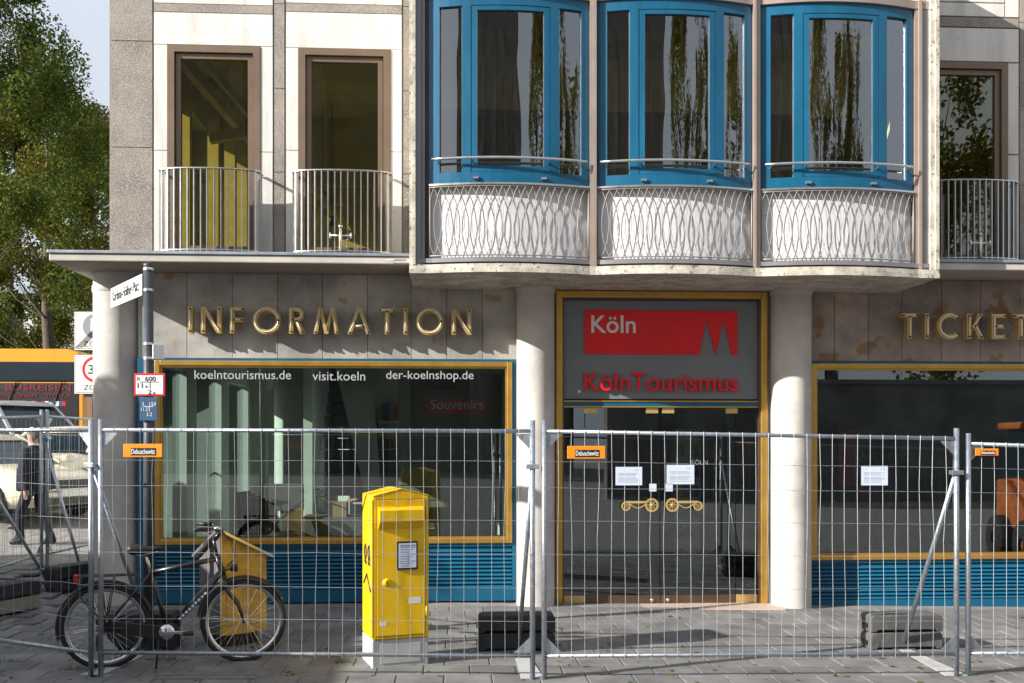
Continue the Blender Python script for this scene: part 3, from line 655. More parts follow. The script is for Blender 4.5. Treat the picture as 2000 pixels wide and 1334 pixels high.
# ---------------------------------------------------------------- signs on the building
def Q(a, b, c, d): return [a, b, c, d]
def rect(x0, z0, x1, z1): return [(x0, z0), (x1, z0), (x1, z1), (x0, z1)]
SW = .175
def letter_polys(ch):
    """strokes in a box of height 1: (polygons, neon lines, advance width)"""
    s = SW
    if ch == 'I': return [rect(0, 0, s, 1)], [[(s/2, .08), (s/2, .92)]], s
    if ch == 'N':
        w = .78; return [rect(0, 0, s, 1), rect(w-s, 0, w, 1), [(s, 1), (s, .72), (w-s, 0), (w-s, .28)]], [[(s/2, .08), (s/2, .92), (w-s/2, .08), (w-s/2, .92)]], w
    if ch == 'F': return [rect(0, 0, s, 1), rect(s, 1-s*.85, .55, 1), rect(s, .44, .5, .44+s*.85)], [[(s/2, .08), (s/2, .92), (.5, .92)], [(s, .52), (.45, .52)]], .55
    if ch == 'E': return [rect(0, 0, s, 1), rect(s, 1-s*.85, .58, 1), rect(s, .42, .54, .42+s*.85), rect(s, 0, .58, s*.85)], [[(.52, .92), (s/2, .92), (s/2, .08), (.52, .08)], [(s, .5), (.48, .5)]], .58
    if ch == 'T': return [rect(.31-s/2, 0, .31+s/2, 1-s*.85), rect(0, 1-s*.85, .62, 1)], [[(.31, .06), (.31, .86)], [(.05, .92), (.57, .92)]], .62
    if ch == 'O' or ch == 'C':
        n = 36; polys = []; r0, r1 = .53, .53-s
        a0, a1 = (0, 2*math.pi) if ch == 'O' else (R(48), R(312)); n = 36 if ch == 'O' else 28
        for i in range(n):
            a, b = a0+(a1-a0)*i/n, a0+(a1-a0)*(i+1)/n
            polys.append([(.53+r0*math.cos(a), .5+r0*math.sin(a)), (.53+r0*math.cos(b), .5+r0*math.sin(b)), (.53+r1*math.cos(b), .5+r1*math.sin(b)), (.53+r1*math.cos(a), .5+r1*math.sin(a))])
        rm = (r0+r1)/2; ln = [[(.53+rm*math.cos(a0+(a1-a0)*i/30), .5+rm*math.sin(a0+(a1-a0)*i/30)) for i in range(31)]]
        return [('ring', polys)], ln, 1.06 if ch == 'O' else .92
    if ch == 'R':
        polys = [rect(0, 0, s, 1)]; ring = []; n = 14
        for i in range(n):
            a, b = math.pi/2 - math.pi*i/n, math.pi/2 - math.pi*(i+1)/n
            ring.append([(.3+.27*math.cos(a), .73+.27*math.sin(a)), (.3+.27*math.cos(b), .73+.27*math.sin(b)), (.3+(.27-s*.9)*math.cos(b), .73+(.27-s*.9)*math.sin(b)), (.3+(.27-s*.9)*math.cos(a), .73+(.27-s*.9)*math.sin(a))])
        polys += [rect(s, 1-s*.9, .3, 1), rect(s, .46, .3, .46+s*.9), ('ring', ring), [(.22, .458), (.40, .458), (.62, 0), (.42, 0)]]
        return polys, [[(s/2, .08), (s/2, .92), (.3, .92)] + [(.3+.19*math.cos(math.pi/2-math.pi*i/10), .73+.19*math.sin(math.pi/2-math.pi*i/10)) for i in range(11)] + [(s, .54)], [(.3, .46), (.5, .06)]], .62
    if ch == 'M':
        w = .98; return [[(.0, 0), (s*.95, 0), (.26+s*.35, 1), (.26-s*.45, 1)], [(w-s*.95, 0), (w, 0), (w-.26+s*.45, 1), (w-.26-s*.35, 1)], [(.26+s*.36, 1), (.26-s*.0, .72), (w/2-s*.42, 0), (w/2, 0), (w/2, .33)], [(w/2+.001, .33), (w/2+.001, 0), (w/2+s*.42, 0), (w-.26, .72), (w-.26-s*.36, 1)]], [[(s*.5, .06), (.26, .92), (w/2, .14), (w-.26, .92), (w-s*.5, .06)]], w
    if ch == 'A':
        w = .9; return [[(0, 0), (s, 0), (w/2+.0, .93), (w/2, 1), (w/2-s*.5, 1)], [(w-s, 0), (w, 0), (w/2+s*.5, 1), (w/2+.001, 1), (w/2+.001, .93)], [(.27, .22), (w-.27, .22), (w-.31, .22+s*.85), (.31, .22+s*.85)]], [[(s*.55, .05), (w/2, .9), (w-s*.55, .05)], [(.3, .3), (w-.3, .3)]], w
    if ch == 'K': return [rect(0, 0, s, 1), [(s, .5), (s, .30), (.52, 1), (.30+s*1.7, 1)][0:0] or [(s, .30), (s+.12, .42), (.66, 1), (.45, 1)], [(s+.1, .52), (s+.2, .64), (.70, 0), (.48, 0)]], [[(s/2, .08), (s/2, .92)], [(s, .42), (.54, .93)], [(.34, .52), (.58, .06)]], .70
    if ch == 'S': return letter_polys('C')
def channel_sign(word, x0, x1, z0, z1, name, label, cnt=None):
    H_ = z1 - z0; widths = [letter_polys(c)[2]*H_ for c in word]
    n = cnt or len(word); gap = (x1 - x0 - sum(widths[:n])) / (n-1)
    rt_ = root(name, (x0, YW-.1, z0), label, 'sign'); x = x0
    for ci, ch in enumerate(word):
        polys, lines, wd = letter_polys(ch); m = MB(); k = 0; y1 = YW-.075
        def ext(poly, y0):
            a = [(x+p[0]*H_, y0, z0+p[1]*H_) for p in poly]; b = [(q[0], y1, q[2]) for q in a]
            ar = sum(poly[i][0]*poly[(i+1) % len(poly)][1] - poly[(i+1) % len(poly)][0]*poly[i][1] for i in range(len(poly)))
            if ar > 0: a, b = a[::-1], b[::-1]
            m.prism(b, a)
        for p in polys:
            k += 1
            if p[0] == 'ring':
                for q in p[1]: ext(q, YW-.165 - .0013*k)
            else: ext(p, YW-.165 - .0013*k)
        for px, pz in ((.12, .2), (.12, .8)): m.tube((x+px*H_*min(1, wd/H_), y1-.002, z0+pz*H_), (x+px*H_*min(1, wd/H_), YW+.002, z0+pz*H_), .006, 6)
        lo = m.build('letter', m_brass, rt_)
        t = MB()
        for ln in lines: t.path([(x+p[0]*H_, YW-.182, z0+p[1]*H_) for p in ln], .0085, 6)
        t.build('neon_tube', m_neon, lo)
        cpt = MB()
        for ln in lines:
            for p in (ln[0], ln[-1]): cpt.lathe([(0, 0), (.011, 0), (.011, .02), (0, .02)], (x+p[0]*H_, YW-.19, z0+p[1]*H_), 8, axis='y')
        cpt.build('electrode_cap', m_black, lo)
        x += widths[ci] + gap
channel_sign('INFORMATION', FX(370, YW-.1), FX(921, YW-.1), 3.047, 3.338, 'lettering_sign', 'gold channel letters reading INFORMATION on the stone band')
channel_sign('TICKETS', FX(1757, YW-.1), FX(2002, YW-.1), 3.037, 3.324, 'lettering_sign', 'gold channel letters reading TICKETS cut off by the frame edge', cnt=6)
# entrance sign panel
ex0, ex1 = FX(1098, YW), FX(1486, YW)
sr = root('entrance_sign', ((ex0+ex1)/2, YW, 2.32), 'grey panel over the door with red logo and red lettering', 'sign')
p = MB(); p.box(ex0, YW+.045, 2.32, ex1, YW+.06, ZE-t); p.build('backing', m_black, sr)
ga, gb, gz0, gz1 = FX(1102, YW), FX(1482, YW), FZ(1290, 779, YW), FZ(1290, 587, YW)
MB().box(ga, YW+.030, gz0, gb, YW+.044, gz1).build('panel', m_panelgrey, sr)
la, lb, lz0, lz1 = FX(1142, YW), FX(1441, YW), FZ(1290, 692, YW), FZ(1290, 606, YW)
def lx(u): return FX(u, YW)
poly = [(la, lz0), (lx(1364), lz0), (lx(1381), FZ(1290, 624, YW)), (lx(1398), lz0), (lx(1400), lz0), (lx(1414), FZ(1290, 624, YW)), (lx(1430), lz0), (lb, lz0), (lb, lz1), (la, lz1)]
poly = [(la, lz0), (lx(1366), lz0), (lx(1381), FZ(1290, 622, YW)), (lx(1398), lz0), (lx(1399), lz0), (lx(1414), FZ(1290, 622, YW)), (lx(1430), lz0), (lb, lz0), (lb, lz1), (la, lz1)]
lg = MB(); bmx = bmesh.new(); vv = [bmx.verts.new((x, YW+.012, z)) for x, z in poly]; fc = bmx.faces.new(vv)
ex = bmesh.ops.extrude_face_region(bmx, geom=[fc]); bmesh.ops.translate(bmx, verts=[v for v in ex['geom'] if isinstance(v, bmesh.types.BMVert)], vec=(0, .016, 0))
bmesh.ops.recalc_face_normals(bmx, faces=bmx.faces); bmesh.ops.triangulate(bmx, faces=[f for f in bmx.faces if len(f.verts) > 4])
bmx.verts.index_update(); lg.add([v.co.copy() for v in bmx.verts], [tuple(v.index for v in f.verts) for f in bmx.faces]); bmx.free()
lg.build('logo_plate', m_red, sr)
lettering('Köln', m_signwhite, sr, (lx(1155), YW+.0105, FZ(1290, 651, YW)), width=lx(1242)-lx(1155), extrude=.002, bold=.012, name='logo_lettering')
lettering('KölnTourismus', m_red, sr, (lx(1141), YW+.004, FZ(1290, 764, YW)), width=lx(1441)-lx(1141), height=.215, extrude=.024, bold=.006, name='name_lettering')
stk = MB(); stk.lathe([(0, 0), (.02, 0), (.02, .002), (0, .002)], (lx(1132), YW+.027, FZ(1290, 765, YW)), 6, axis='y'); stk.build('sticker', m_signwhite, sr)
# lettering on the shop glass
wr = root('window_lettering', (FX(650, YW), YW, 2.55), 'pale web addresses lettered along the top of the shop window', 'lettering')
for s_, u0, u1, v0, v1 in (('koelntourismus.de', 379, 568, 720, 741), ('visit.koeln', 610, 713, 720, 743), ('der-koelnshop.de', 754, 925, 720, 745)):
    lettering(s_, m_letterwhite, wr, (FX(u0, YW), YW+.0165, FZ(650, v1, YW)), width=FX(u1, YW)-FX(u0, YW), extrude=.001, name='web_address')
lr = root('door_lettering', (FX(1365, YW), YW, 1.3), 'small pale word KÖLN lettered on the glass door', 'lettering')
lettering('KÖLN', m_inkgrey, lr, (FX(1350, YW), YW+.0285, FZ(1365, 908, YW)), width=.2, extrude=.001, name='word')
# paper notices
def notice(u0, u1, v0, v1, label, hd=True):
    x0, x1 = FX(u0, YW), FX(u1, YW); um = (u0+u1)/2; z0, z1 = FZ(um, v1, YW), FZ(um, v0, YW); y = YW+.013 if u0 > 1600 else YW+.026
    n = root('paper_notice', ((x0+x1)/2, y, z0), label, 'notice', 'white notices taped to the glass')
    MB().box(x0, y, z0, x1, y+.0012, z1).build('sheet', m_paper, n)
    li = MB(); h = z1-z0; wd = x1-x0; random.seed(int(u0))
    for k, f in enumerate((.34, .40, .46, .58, .64, .70, .76, .84)): li.box(x0+.1*wd, y-.0008, z1-f*h, x0+wd*random.uniform(.75, .9), y-.0002, z1-f*h-.004)
    li.box(x0+.72*wd, y-.0008, z1-.16*h, x0+.88*wd, y-.0002, z1-.19*h); li.build('print', m_inkgrey, n)
notice(1203, 1255, 912, 948, 'white notice on the glass door nearer the orange fence plate'); notice(1303, 1357, 908, 946, 'white notice on the glass door leaf nearer the louvred shop'); notice(1683, 1735, 910, 948, 'white notice on the dark shop window under TICKETS')
for u0 in (1269, 1301):
    n = MB(); n.box(FX(u0, YW), YW+.026, FZ(1290, 960, YW), FX(u0+14, YW), YW+.0275, FZ(1290, 945, YW)); n.build('door_sticker', m_paper, label='small white sticker by the gap of the door leaves, ' + ('first' if u0 < 1300 else 'second') + ' of two', cat='sticker')
fr_ = MB(); a, b, z0, z1 = FX(1101, YW), FX(1141, YW), FZ(1120, 938, YW), FZ(1120, 879, YW); y = YW+.05
fr_.box(a, y, z0, b, y+.01, z1, 0); fr_.box(a+.025, y-.003, z0+.03, b-.025, y-.001, z1-.03, 1); fr_.build('door_frame_notice', [m_inwall, m_panelgrey], label='grey framed board inside the side light of the entrance', cat='board')

# ---------------------------------------------------------------- interiors of the shops
fl = MB(); fl.box(-3.45, YW+.07, -.1, 15.8, 21.7, .03); fl.build('shop_floor', m_floor, bld)
ce = MB(); ce.box(-3.45, YW+.21, 3.55, 15.8, 21.7, 3.598); ce.build('shop_ceiling', m_inwall, bld)
iw = MB(); iw.box(-3.45, 17.0, .03, .62, 17.1, 3.55); iw.box(.62, YW+.21, .03, .72, 17.1, 3.55); iw.build('shop_partition', m_inwhite, bld)
iw = MB(); iw.box(.72, 15.5, .03, 3.2, 15.6, 3.55); iw.box(3.2, YW+.21, .03, 3.3, 17.1, 3.55); iw.box(3.3, 14.2, .03, 15.8, 14.3, 3.55); iw.build('dark_partition', m_indark, bld)
ic = MB()
for (x, y, r) in ((-2.35, 14.2, .2), (-2.05, 15.8, .2)): ic.lathe([(r, .03), (r, 3.55)], (x, y, 0), 24)
ic.build('inner_column', m_inwhite, bld)
# slat wall with sign
X0, X1 = FX(778, 13.4), FX(985, 13.2)
sw_ = MB(); sw_.box(X0, 13.43, .75, X1, 13.5, 2.75); slw = tag(sw_.build('slat_wall', m_slat, org=None), 'olive slatted display wall behind the shop window', 'display wall')
ms_ = MB().box(-(X1-X0)/2, 0, 0, (X1-X0)/2, .02, .085).mesh('slat', m_slat)
for k in range(20):
    o = inst('slat', ms_, slw, (0, 0, 0)); o.location = Vector(((X0+X1)/2, 13.405, .76+k*.1)) - slw.location
sp_ = root('hanging_sign', (FX(890, 12.5), 12.5, 2.1), 'dark red sign reading Souvenirs in front of the slatted wall', 'sign')
a, b, z0, z1 = FX(833, 12.5), FX(952, 12.5), FZ(890, 807, 12.5), FZ(890, 780, 12.5)
MB().box(a, 12.5, z0, b, 12.52, z1).build('board', m_redsign, sp_); lettering('Souvenirs', m_signwhite, sp_, (a+.05, 12.498, z0+.05), width=b-a-.1, extrude=.002, name='word')
wr2 = MB(); wr2.tube((a+.1, 12.51, z1), (a+.1, 12.51, 3.55), .004, 5); wr2.tube((b-.1, 12.51, z1), (b-.1, 12.51, 3.55), .004, 5); wr2.build('hanger', m_steel, sp_)
# display plinth behind the glass
MB().box(LWX[0]+.1, YW+.08, .03, LWX[1]-.08, YW+.75, .70).build('display_plinth', m_green, label='low green felt plinth along the inside of the shop window', cat='plinth')
MB().box(RWX[0]+.1, YW+.08, -.1, RWX[1]-.08, YW+.9, .50).build('display_plinth', m_redsign, label='low red plinth along the inside of the dark shop window', cat='plinth')
# stair with pale slanted soffit
stp = MB()
for k in range(11): stp.box(FX(655, 15.2)-.02*k, 14.6, 2.75-.17*k, FX(655, 15.2)+.16+.115*k, 15.6, 2.90-.17*k)
stp.build('stair_flight', m_indark, label='dark stepped stair flight inside the shop', cat='stair')
q = MB(); xq = FX(640, 14.5); q.prism([(xq+.1, 14.5, 2.95), (xq+.62, 14.5, 2.95), (xq+.80, 14.5, .72), (xq+.62, 14.5, .72)], [(xq+.1, 14.56, 2.95), (xq+.62, 14.56, 2.95), (xq+.80, 14.56, .72), (xq+.62, 14.56, .72)]); q.build('slanted_panel', m_inwhite, label='pale slanted panel beside the stair inside the shop', cat='panel')
# clutter on a counter
ct = MB(); ct.box(-2.0, 13.0, .03, -.9, 13.6, .86); ct.build('shop_counter', m_greybox, label='grey counter with clutter inside the shop', cat='counter', bevel=.01)
cb = root('cardboard_box', (-1.55, 13.2, .86), 'open cardboard box on the grey counter', 'box')
m = MB(); m.box(-1.66, 13.05, .861, -1.42, 13.3, 1.05); m.build('carton', m_card, cb); m = MB(); m.bar((-1.66, 13.05, 1.05), (-1.74, 13.0, 1.11), .2, .005); m.bar((-1.42, 13.3, 1.05), (-1.33, 13.35, 1.08), .2, .005); m.build('flap', m_card, cb)
mo = root('monitor', (-2.2, 12.9, .72), 'grey flat monitor seen from behind inside the shop', 'monitor'); m = MB(); m.box(-2.45, 12.9, .95, -1.95, 12.95, 1.3); m.build('screen', m_greybox, mo, bevel=.01); m = MB(); m.box(-2.25, 12.93, .71, -2.15, 12.97, .95); m.box(-2.35, 12.85, .70, -2.05, 13.05, .715); m.build('stand', m_greybox, mo)
for k in range(6):
    m = MB(); x = -2.62+k*.06; m.prism([(x, 12.15, .71), (x+.02, 12.15, .71), (x-.06, 12.35, 1.22-.03*k), (x-.08, 12.35, 1.22-.03*k)], [(x+.1, 12.65, .71), (x+.12, 12.65, .71), (x+.04, 12.7, 1.22-.03*k), (x+.02, 12.7, 1.22-.03*k)])
    m.build('leaning_frame', [m_black, m_greybox, m_bronze][k % 3], label=('first', 'second', 'third', 'fourth', 'fifth', 'sixth')[k] + ' dark frame of the leaning stack on the green plinth, counted from the corner column', cat='frame', group='frames leaning in the shop window')
ps = root('window_poster', (FX(1690, 12.0), 12.0, .5), 'dark poster with red edge and pale words inside the ticket shop', 'poster')
a, b = FX(1635, 12.0), FX(1770, 12.0); MB().box(a, 12.0, .51, b, 12.02, 2.0).build('board', m_indark, ps); MB().box(a, 11.985, 1.3, a+.22, 11.999, 1.98).build('red_field', m_redsign, ps)
lettering('WE ARE THIS', m_inkgrey, ps, (FX(1648, 12.0), 11.98, FZ(1690, 897, 12.0)), width=FX(1748, 12.0)-FX(1648, 12.0), extrude=.002, bold=.01, name='headline')
yb = MB(); yb.box(RWX[0]+.2, 11.95, 1.04, RWX[1], 12.25, 1.10); yb.build('shelf_board', m_yellowdim, label='long yellow shelf inside the ticket shop', cat='shelf')

# shelves with goods on the rear wall of the left shop
shf = root('shop_shelf', (-1.2, 16.7, .03), 'tall shop shelf with rows of goods on the rear wall', 'shelf')
for k in range(5): MB().box(-1.75, 16.62, .35+.45*k, -.35, 16.98, .38+.45*k).build('shelf_board', m_inwhite, shf)
for x in (-1.78, -.35): MB().box(x, 16.6, .03, x+.03, 16.99, 2.4).build('shelf_side', m_inwhite, shf)
gm = [MB().box(-.07, -.1, 0, .07, .1, h).mesh('goods_box', mm) for h, mm in ((.28, m_redsign), (.22, m_card), (.30, m_signblue), (.18, m_signwhite), (.25, m_black), (.2, m_yellowdim))]
random.seed(9)
for k in range(5):
    x = -1.64
    while x < -.45:
        if random.random() > .2: inst('goods_box', random.choice(gm), shf, (x, 16.8, .381+.45*k), (0, 0, random.uniform(-.1, .1)))
        x += random.choice((.16, .17, .2, .3))
for (x, y, lab) in ((-2.6, 12.6, 'nearer the corner column'), (-1.3, 12.7, 'above the middle of the shop window'), (.1, 12.6, 'nearer the entrance')):
    tl_ = root('track_light', (x, y, 3.3), 'dark ceiling spotlight inside the shop, ' + lab, 'lamp'); m = MB(); m.tube((x, y, 3.28), (x+.08, y-.03, 3.14), .045, 12); m.build('lamp_head', m_black, tl_); m = MB(); m.tube((x, y, 3.28), (x, y, 3.548), .012, 8); m.build('stem', m_black, tl_)
chr_ = root('office_chair', (-.55, 13.0, .03), 'black office chair inside the shop beside the counter', 'chair')
m = MB(); m.box(-.78, 12.8, .48, -.33, 13.22, .55); m.build('seat', m_black, chr_, bevel=.02); m = MB(); m.box(-.76, 13.2, .62, -.35, 13.27, 1.12); m.build('backrest', m_black, chr_, bevel=.02)
m = MB(); m.tube((-.55, 13.0, .1), (-.55, 13.0, .48), .025); m.build('stem', m_steel, chr_)
for k in range(5): a = k*1.2566; m = MB(); m.bar((-.55, 13.0, .1), (-.55+.27*math.cos(a), 13.0+.27*math.sin(a), .07), .03, .025); m.build('foot', m_black, chr_)

# reception desk and rack behind the entrance doors
rd = root('reception_desk', (1.9, 13.6, .03), 'pale reception desk behind the glass doors', 'desk')
m = MB(); m.box(1.3, 13.4, .03, 2.6, 13.9, 1.05); m.build('front', m_inwall, rd, bevel=.01); m = MB(); m.box(1.25, 13.35, 1.05, 2.65, 13.95, 1.09); m.build('worktop', m_inwhite, rd)
br = root('brochure_rack', (2.95, 12.7, .03), 'tall brochure rack behind the side light of the entrance', 'rack')
m = MB(); m.box(2.8, 12.6, .03, 3.12, 12.66, 2.0); m.build('panel', m_inwhite, br)
gm2 = [MB().box(-.045, 0, 0, .045, .012, .21).mesh('brochure', mm) for mm in (m_redsign, m_signblue, m_paper, m_green, m_yellowdim)]
for k in range(6):
    for j in range(3): inst('brochure', gm2[(k*3+j*2) % 5], br, (2.86+j*.1, 12.58, .35+k*.26), (R(-8), 0, 0))
# ---------------------------------------------------------------- site fence
def fence(name_, p0, p1, label, z0=None, z1=None, tag_at=None, brace=None, brace_end=None, gus=(True, True), top=1.97, nm='fence_panel', plate=None):
    """mesh panel between two post feet; brace_end = ground point where the stay lands"""
    p0, p1 = Vector(p0), Vector(p1)
    fr_ = root(nm, (p0+p1)/2, label, 'fence', 'mesh site fence panels')
    up = Vector((0, 0, 1)); d = (p1-p0); L = d.length; dn = d.normalized(); nrm = Vector((dn.y, -dn.x, 0)).normalized()
    if nrm.y > 0: nrm = -nrm                        # towards the street
    PH = top + .05
    for p in (p0, p1):
        m = MB(); m.path([p + up*.005, p + up*PH], .021, 12); m.build('post', m_galv, fr_)
        if p is p0 or p is p1:
            m = MB(); m.box(p.x-.07, p.y-.05, p.z+.002, p.x+.07, p.y+.05, p.z+.010); m.build('foot_plate', m_galv, fr_)
    for zz, nme in ((top-.035, 'top_rail'), (.19, 'bottom_rail')):
        m = MB(); m.path([p0 + dn*.02 + up*zz, p1 - dn*.02 + up*zz], .0165, 10); m.build(nme, m_galv, fr_)
    n = int(round(L/.1065)); m = MB(); random.seed(int(abs(p0.x*100)))
    for k in range(1, n):
        b = p0 + dn*(L*k/n) + nrm*.019; j = [dn*random.gauss(0, .005) + nrm*random.gauss(0, .005) for _ in range(4)]
        m.path([b + up*(.165), b + up*.65 + j[0], b + up*1.1 + j[1], b + up*1.55 + j[2], b + up*(top-.015)], .0017, 4, cap=False)
    for zz in (.20, .46, .72, .98, 1.24, 1.50, 1.70):
        b0, b1 = p0 + nrm*.023, p1 + nrm*.023
        m.path([b0 + (b1-b0)*(i/6) + up*(zz + (random.gauss(0, .004) if 0 < i < 6 else 0)) for i in range(7)], .0017, 4, cap=False)
    for k in range(1, n):      # wire ends wrapped on the rails
        for zz in (top-.035, .19):
            b = p0 + dn*(L*k/n) + up*zz; m.path([b + nrm*.019 - up*.018, b + nrm*.0195, b + nrm*.019 + up*.018], .0022, 4)
    tag(m.build('wire_mesh', m_wire, fr_), kind='stuff')
    for i, (p, s_) in enumerate(((p0, 1), (p1, -1))):
        if not gus[i]: continue
        for zz, sg in ((top-.055, -1), (.215, 1)):
            m = MB(); a = p + dn*s_*.02 + up*zz; b = a + dn*s_*.12; c_ = a + up*sg*.12
            m.prism([a + nrm*.004, b + nrm*.004, c_ + nrm*.004], [a - nrm*.004, b - nrm*.004, c_ - nrm*.004]); m.build('gusset_plate', m_galv, fr_)
    if brace_end is not None:
        e = Vector(brace_end); tp = (p1 if brace == 1 else p0) + up*1.62 - nrm*.03
        m = MB(); m.path([tp, e + up*.03], .019, 10); m.build('brace', m_galv, fr_)
        m = MB(); m.obox(e + up*.016, (.10, 0, 0), (0, .07, 0), (0, 0, .004)); m.build('brace_foot', m_galv, fr_)
        fp = (p1 if brace == 1 else p0); q = (e - fp); q.z = 0; q.normalize(); sd_ = Vector((-q.y, q.x, 0))
        m = MB(); a = fp + up*.012; b = Vector((e.x, e.y, gh(e.x, e.y)+.014)); m.prism([a - sd_*.09, a + sd_*.09, b + sd_*.05, b - sd_*.05], [x_ + up*.006 for x_ in (a - sd_*.09, a + sd_*.09, b + sd_*.05, b - sd_*.05)]); m.build('ground_strap', m_concbase, fr_)
        m = MB(); c_ = fp + up*1.66; m.obox(c_ - up*.09 + nrm*.0, dn*.020, nrm*.006, up*.055); m.obox(c_ + up*.0, dn*.05, nrm*.03, up*.018); m.build('clamp', m_galv, fr_, bevel=.004)
    if tag_at is not None:
        u0, v0, u1, v1 = tag_at
        # plate hung on the mesh: project onto the fence plane
        def onf(u, v):
            dx, dy = ray(u); den = dx*nrm.x + dy*nrm.y; k = (p0.x*nrm.x + p0.y*nrm.y + .03)/den; return Vector((dx*k, dy*k, EYE + (HV-v)*k/F))
        a, b = onf(u0, v1), onf(u1, v1); t_ = onf(u0, v0); h = t_.z - a.z; wv = (b-a); wv.z = 0; wl_ = wv.length; wn_ = wv.normalized()
        m = MB(); m.obox((a+b)/2 + up*(h/2), wn_*(wl_/2), nrm*.004, up*(h/2)); pl = m.build('name_plate', m_orange, fr_, bevel=.003)
        m = MB(); m.obox((a+b)/2 + up*(h*.42) + nrm*.0055 + wn_*wl_*.02, wn_*(wl_*.32), nrm*.0012, up*(h*.28)); m.build('plate_field', m_ink, pl)
        o_ = a + wn_*wl_*.22 + up*h*.24 + nrm*.0085
        lettering('Debuschewitz', m_signwhite, pl, o_, width=wl_*.6, height=h*.38, right=wn_, extrude=.001, bold=.01, name='plate_lettering')
    return fr_
pA, pB = GP(197, 7.80), GP(1040, 7.73); pC, pD = GP(1063, 7.73), GP(1868, 8.07); pE = GP(1891, 8.10)
b_mid = GP(1013, 8.80); b_right = GP(1762, 9.12); b_left = GP(300, 8.80)
fence('a', pA, pB, 'mesh fence panel in front of the bicycle and the yellow letter box', tag_at=(241, 867, 317, 893), brace=1, brace_end=b_mid)
fence('b', pC, pD, 'mesh fence panel in front of the glass entrance', tag_at=(1108, 871, 1182, 896), brace=1, brace_end=b_right)
fence('c', pE, pE + (pD-pC).normalized()*3.4 + Vector((0, .1, -.05)), 'mesh fence panel running out of the picture beside the ticket shop', top=1.93, tag_at=(1905, 876, 1950, 890))
p0_ = GP(178, 7.80); pL = GP(-120, 8.62)
fence('d', p0_, pL, 'mesh fence panel angled back from the bicycle towards the kerb', gus=(True, True), brace=0, brace_end=b_left)
q0, q1, q2 = GP(-60, 11.0), GP(81, 12.6), GP(215, 14.6)
fence('e', q0, q1, 'far mesh fence panel in front of the parked taxis', brace=0, brace_end=GP(101, 11.6), tag_at=None)
fence('f', q1 + Vector((.06, .03, 0)), q2, 'far mesh fence panel running back behind the round corner column', brace=0, brace_end=GP(165, 12.2))
# ballast blocks
def ballast(u, d, lab, rz=0, m1=m_rubber, m2=m_rubber, L=.68, W_=.24, h=.155, n=2):
    c = GP(u, d); rt_ = root('ballast_block', c, lab, 'block', 'fence ballast blocks', rz, local=True)
    for k in range(n):
        m = MB(); z0 = .012 + k*(h+.004); e = .02
        prof = [(-L/2, z0), (-L/2+.05, z0), (-L/2+.07, z0+.02), (L/2-.07, z0+.02), (L/2-.05, z0), (L/2, z0), (L/2, z0+h-.025), (L/2-.025, z0+h), (-L/2+.025, z0+h), (-L/2, z0+h-.025)]
        m.prism([(x, -W_/2, z) for x, z in prof][::-1], [(x, W_/2, z) for x, z in prof][::-1]); blk = m.build('block', m1 if k else m2, rt_, bevel=.01)
        for sx in (-1, 1):
            g2 = MB(); g2.box(sx*L/2 - .012, -.05, z0+.035, sx*L/2 + .004, .05, z0+.075); g2.build('grip_recess', m_black, blk)
    return rt_
ballast(1008, 8.85, 'black stacked rubber ballast blocks behind the middle fence joint')
ballast(1760, 9.2, 'grey stacked concrete ballast blocks by the diagonal stay under the ticket window', .03, m_block, m_block)
ballast(272, 8.85, 'dark ballast blocks on the ground behind the bicycle crank')
ballast(146, 11.8, 'black ballast blocks on the pavement behind the rear bicycle wheel', R(62))
ballast(14, 10.3, 'black over pale ballast blocks at the picture edge', R(66), m_rubber, m_blocklight)

# ---------------------------------------------------------------- yellow letter box
bx0 = WP(727, HV, 8.05); ang = -R(20) - TH + R(0)
ang = R(20) - TH
lb_ = root('letter_box', (bx0.x, bx0.y, gh(bx0.x, bx0.y)), 'yellow free-standing letter box on a concrete plinth', 'letter box', None, ang, local=True)
w_, dp = .47, .40
m = MB(); m.box(.0, 0, .0, w_, dp, .235); m.build('plinth', m_concbase, lb_, bevel=.008)
m = MB(); m.box(.07, -.004, .04, w_-.07, .0, .20); m.build('plinth_panel', m_concbase, lb_)
Zb, Zt = .236, 1.40
m = MB(); m.prism([(0, -.012, Zb), (w_, -.012, Zb), (w_, -.012, Zt), (w_/2, -.012, Zt+.055), (0, -.012, Zt)][::-1], [(0, dp, Zb), (w_, dp, Zb), (w_, dp, Zt), (w_/2, dp, Zt+.055), (0, dp, Zt)][::-1]); m.build('body', m_yellow, lb_, bevel=.012)
m = MB(); m.prism([(.001, -.016, Zt-.002), (w_/2, -.016, Zt+.054), (w_-.001, -.016, Zt-.002), (w_-.001, -.016, Zt+.006), (w_/2, -.016, Zt+.063), (.001, -.016, Zt+.006)][::-1], [(.001, dp+.004, Zt-.002), (w_/2, dp+.004, Zt+.054), (w_-.001, dp+.004, Zt-.002), (w_-.001, dp+.004, Zt+.006), (w_/2, dp+.004, Zt+.063), (.001, dp+.004, Zt+.006)][::-1]); m.build('roof', m_yellow, lb_, bevel=.004)
m = MB(); m.box(.035, -.018, Zb+.03, w_-.035, -.0125, Zt-.03); dr = m.build('door', m_yellow, lb_, bevel=.003)
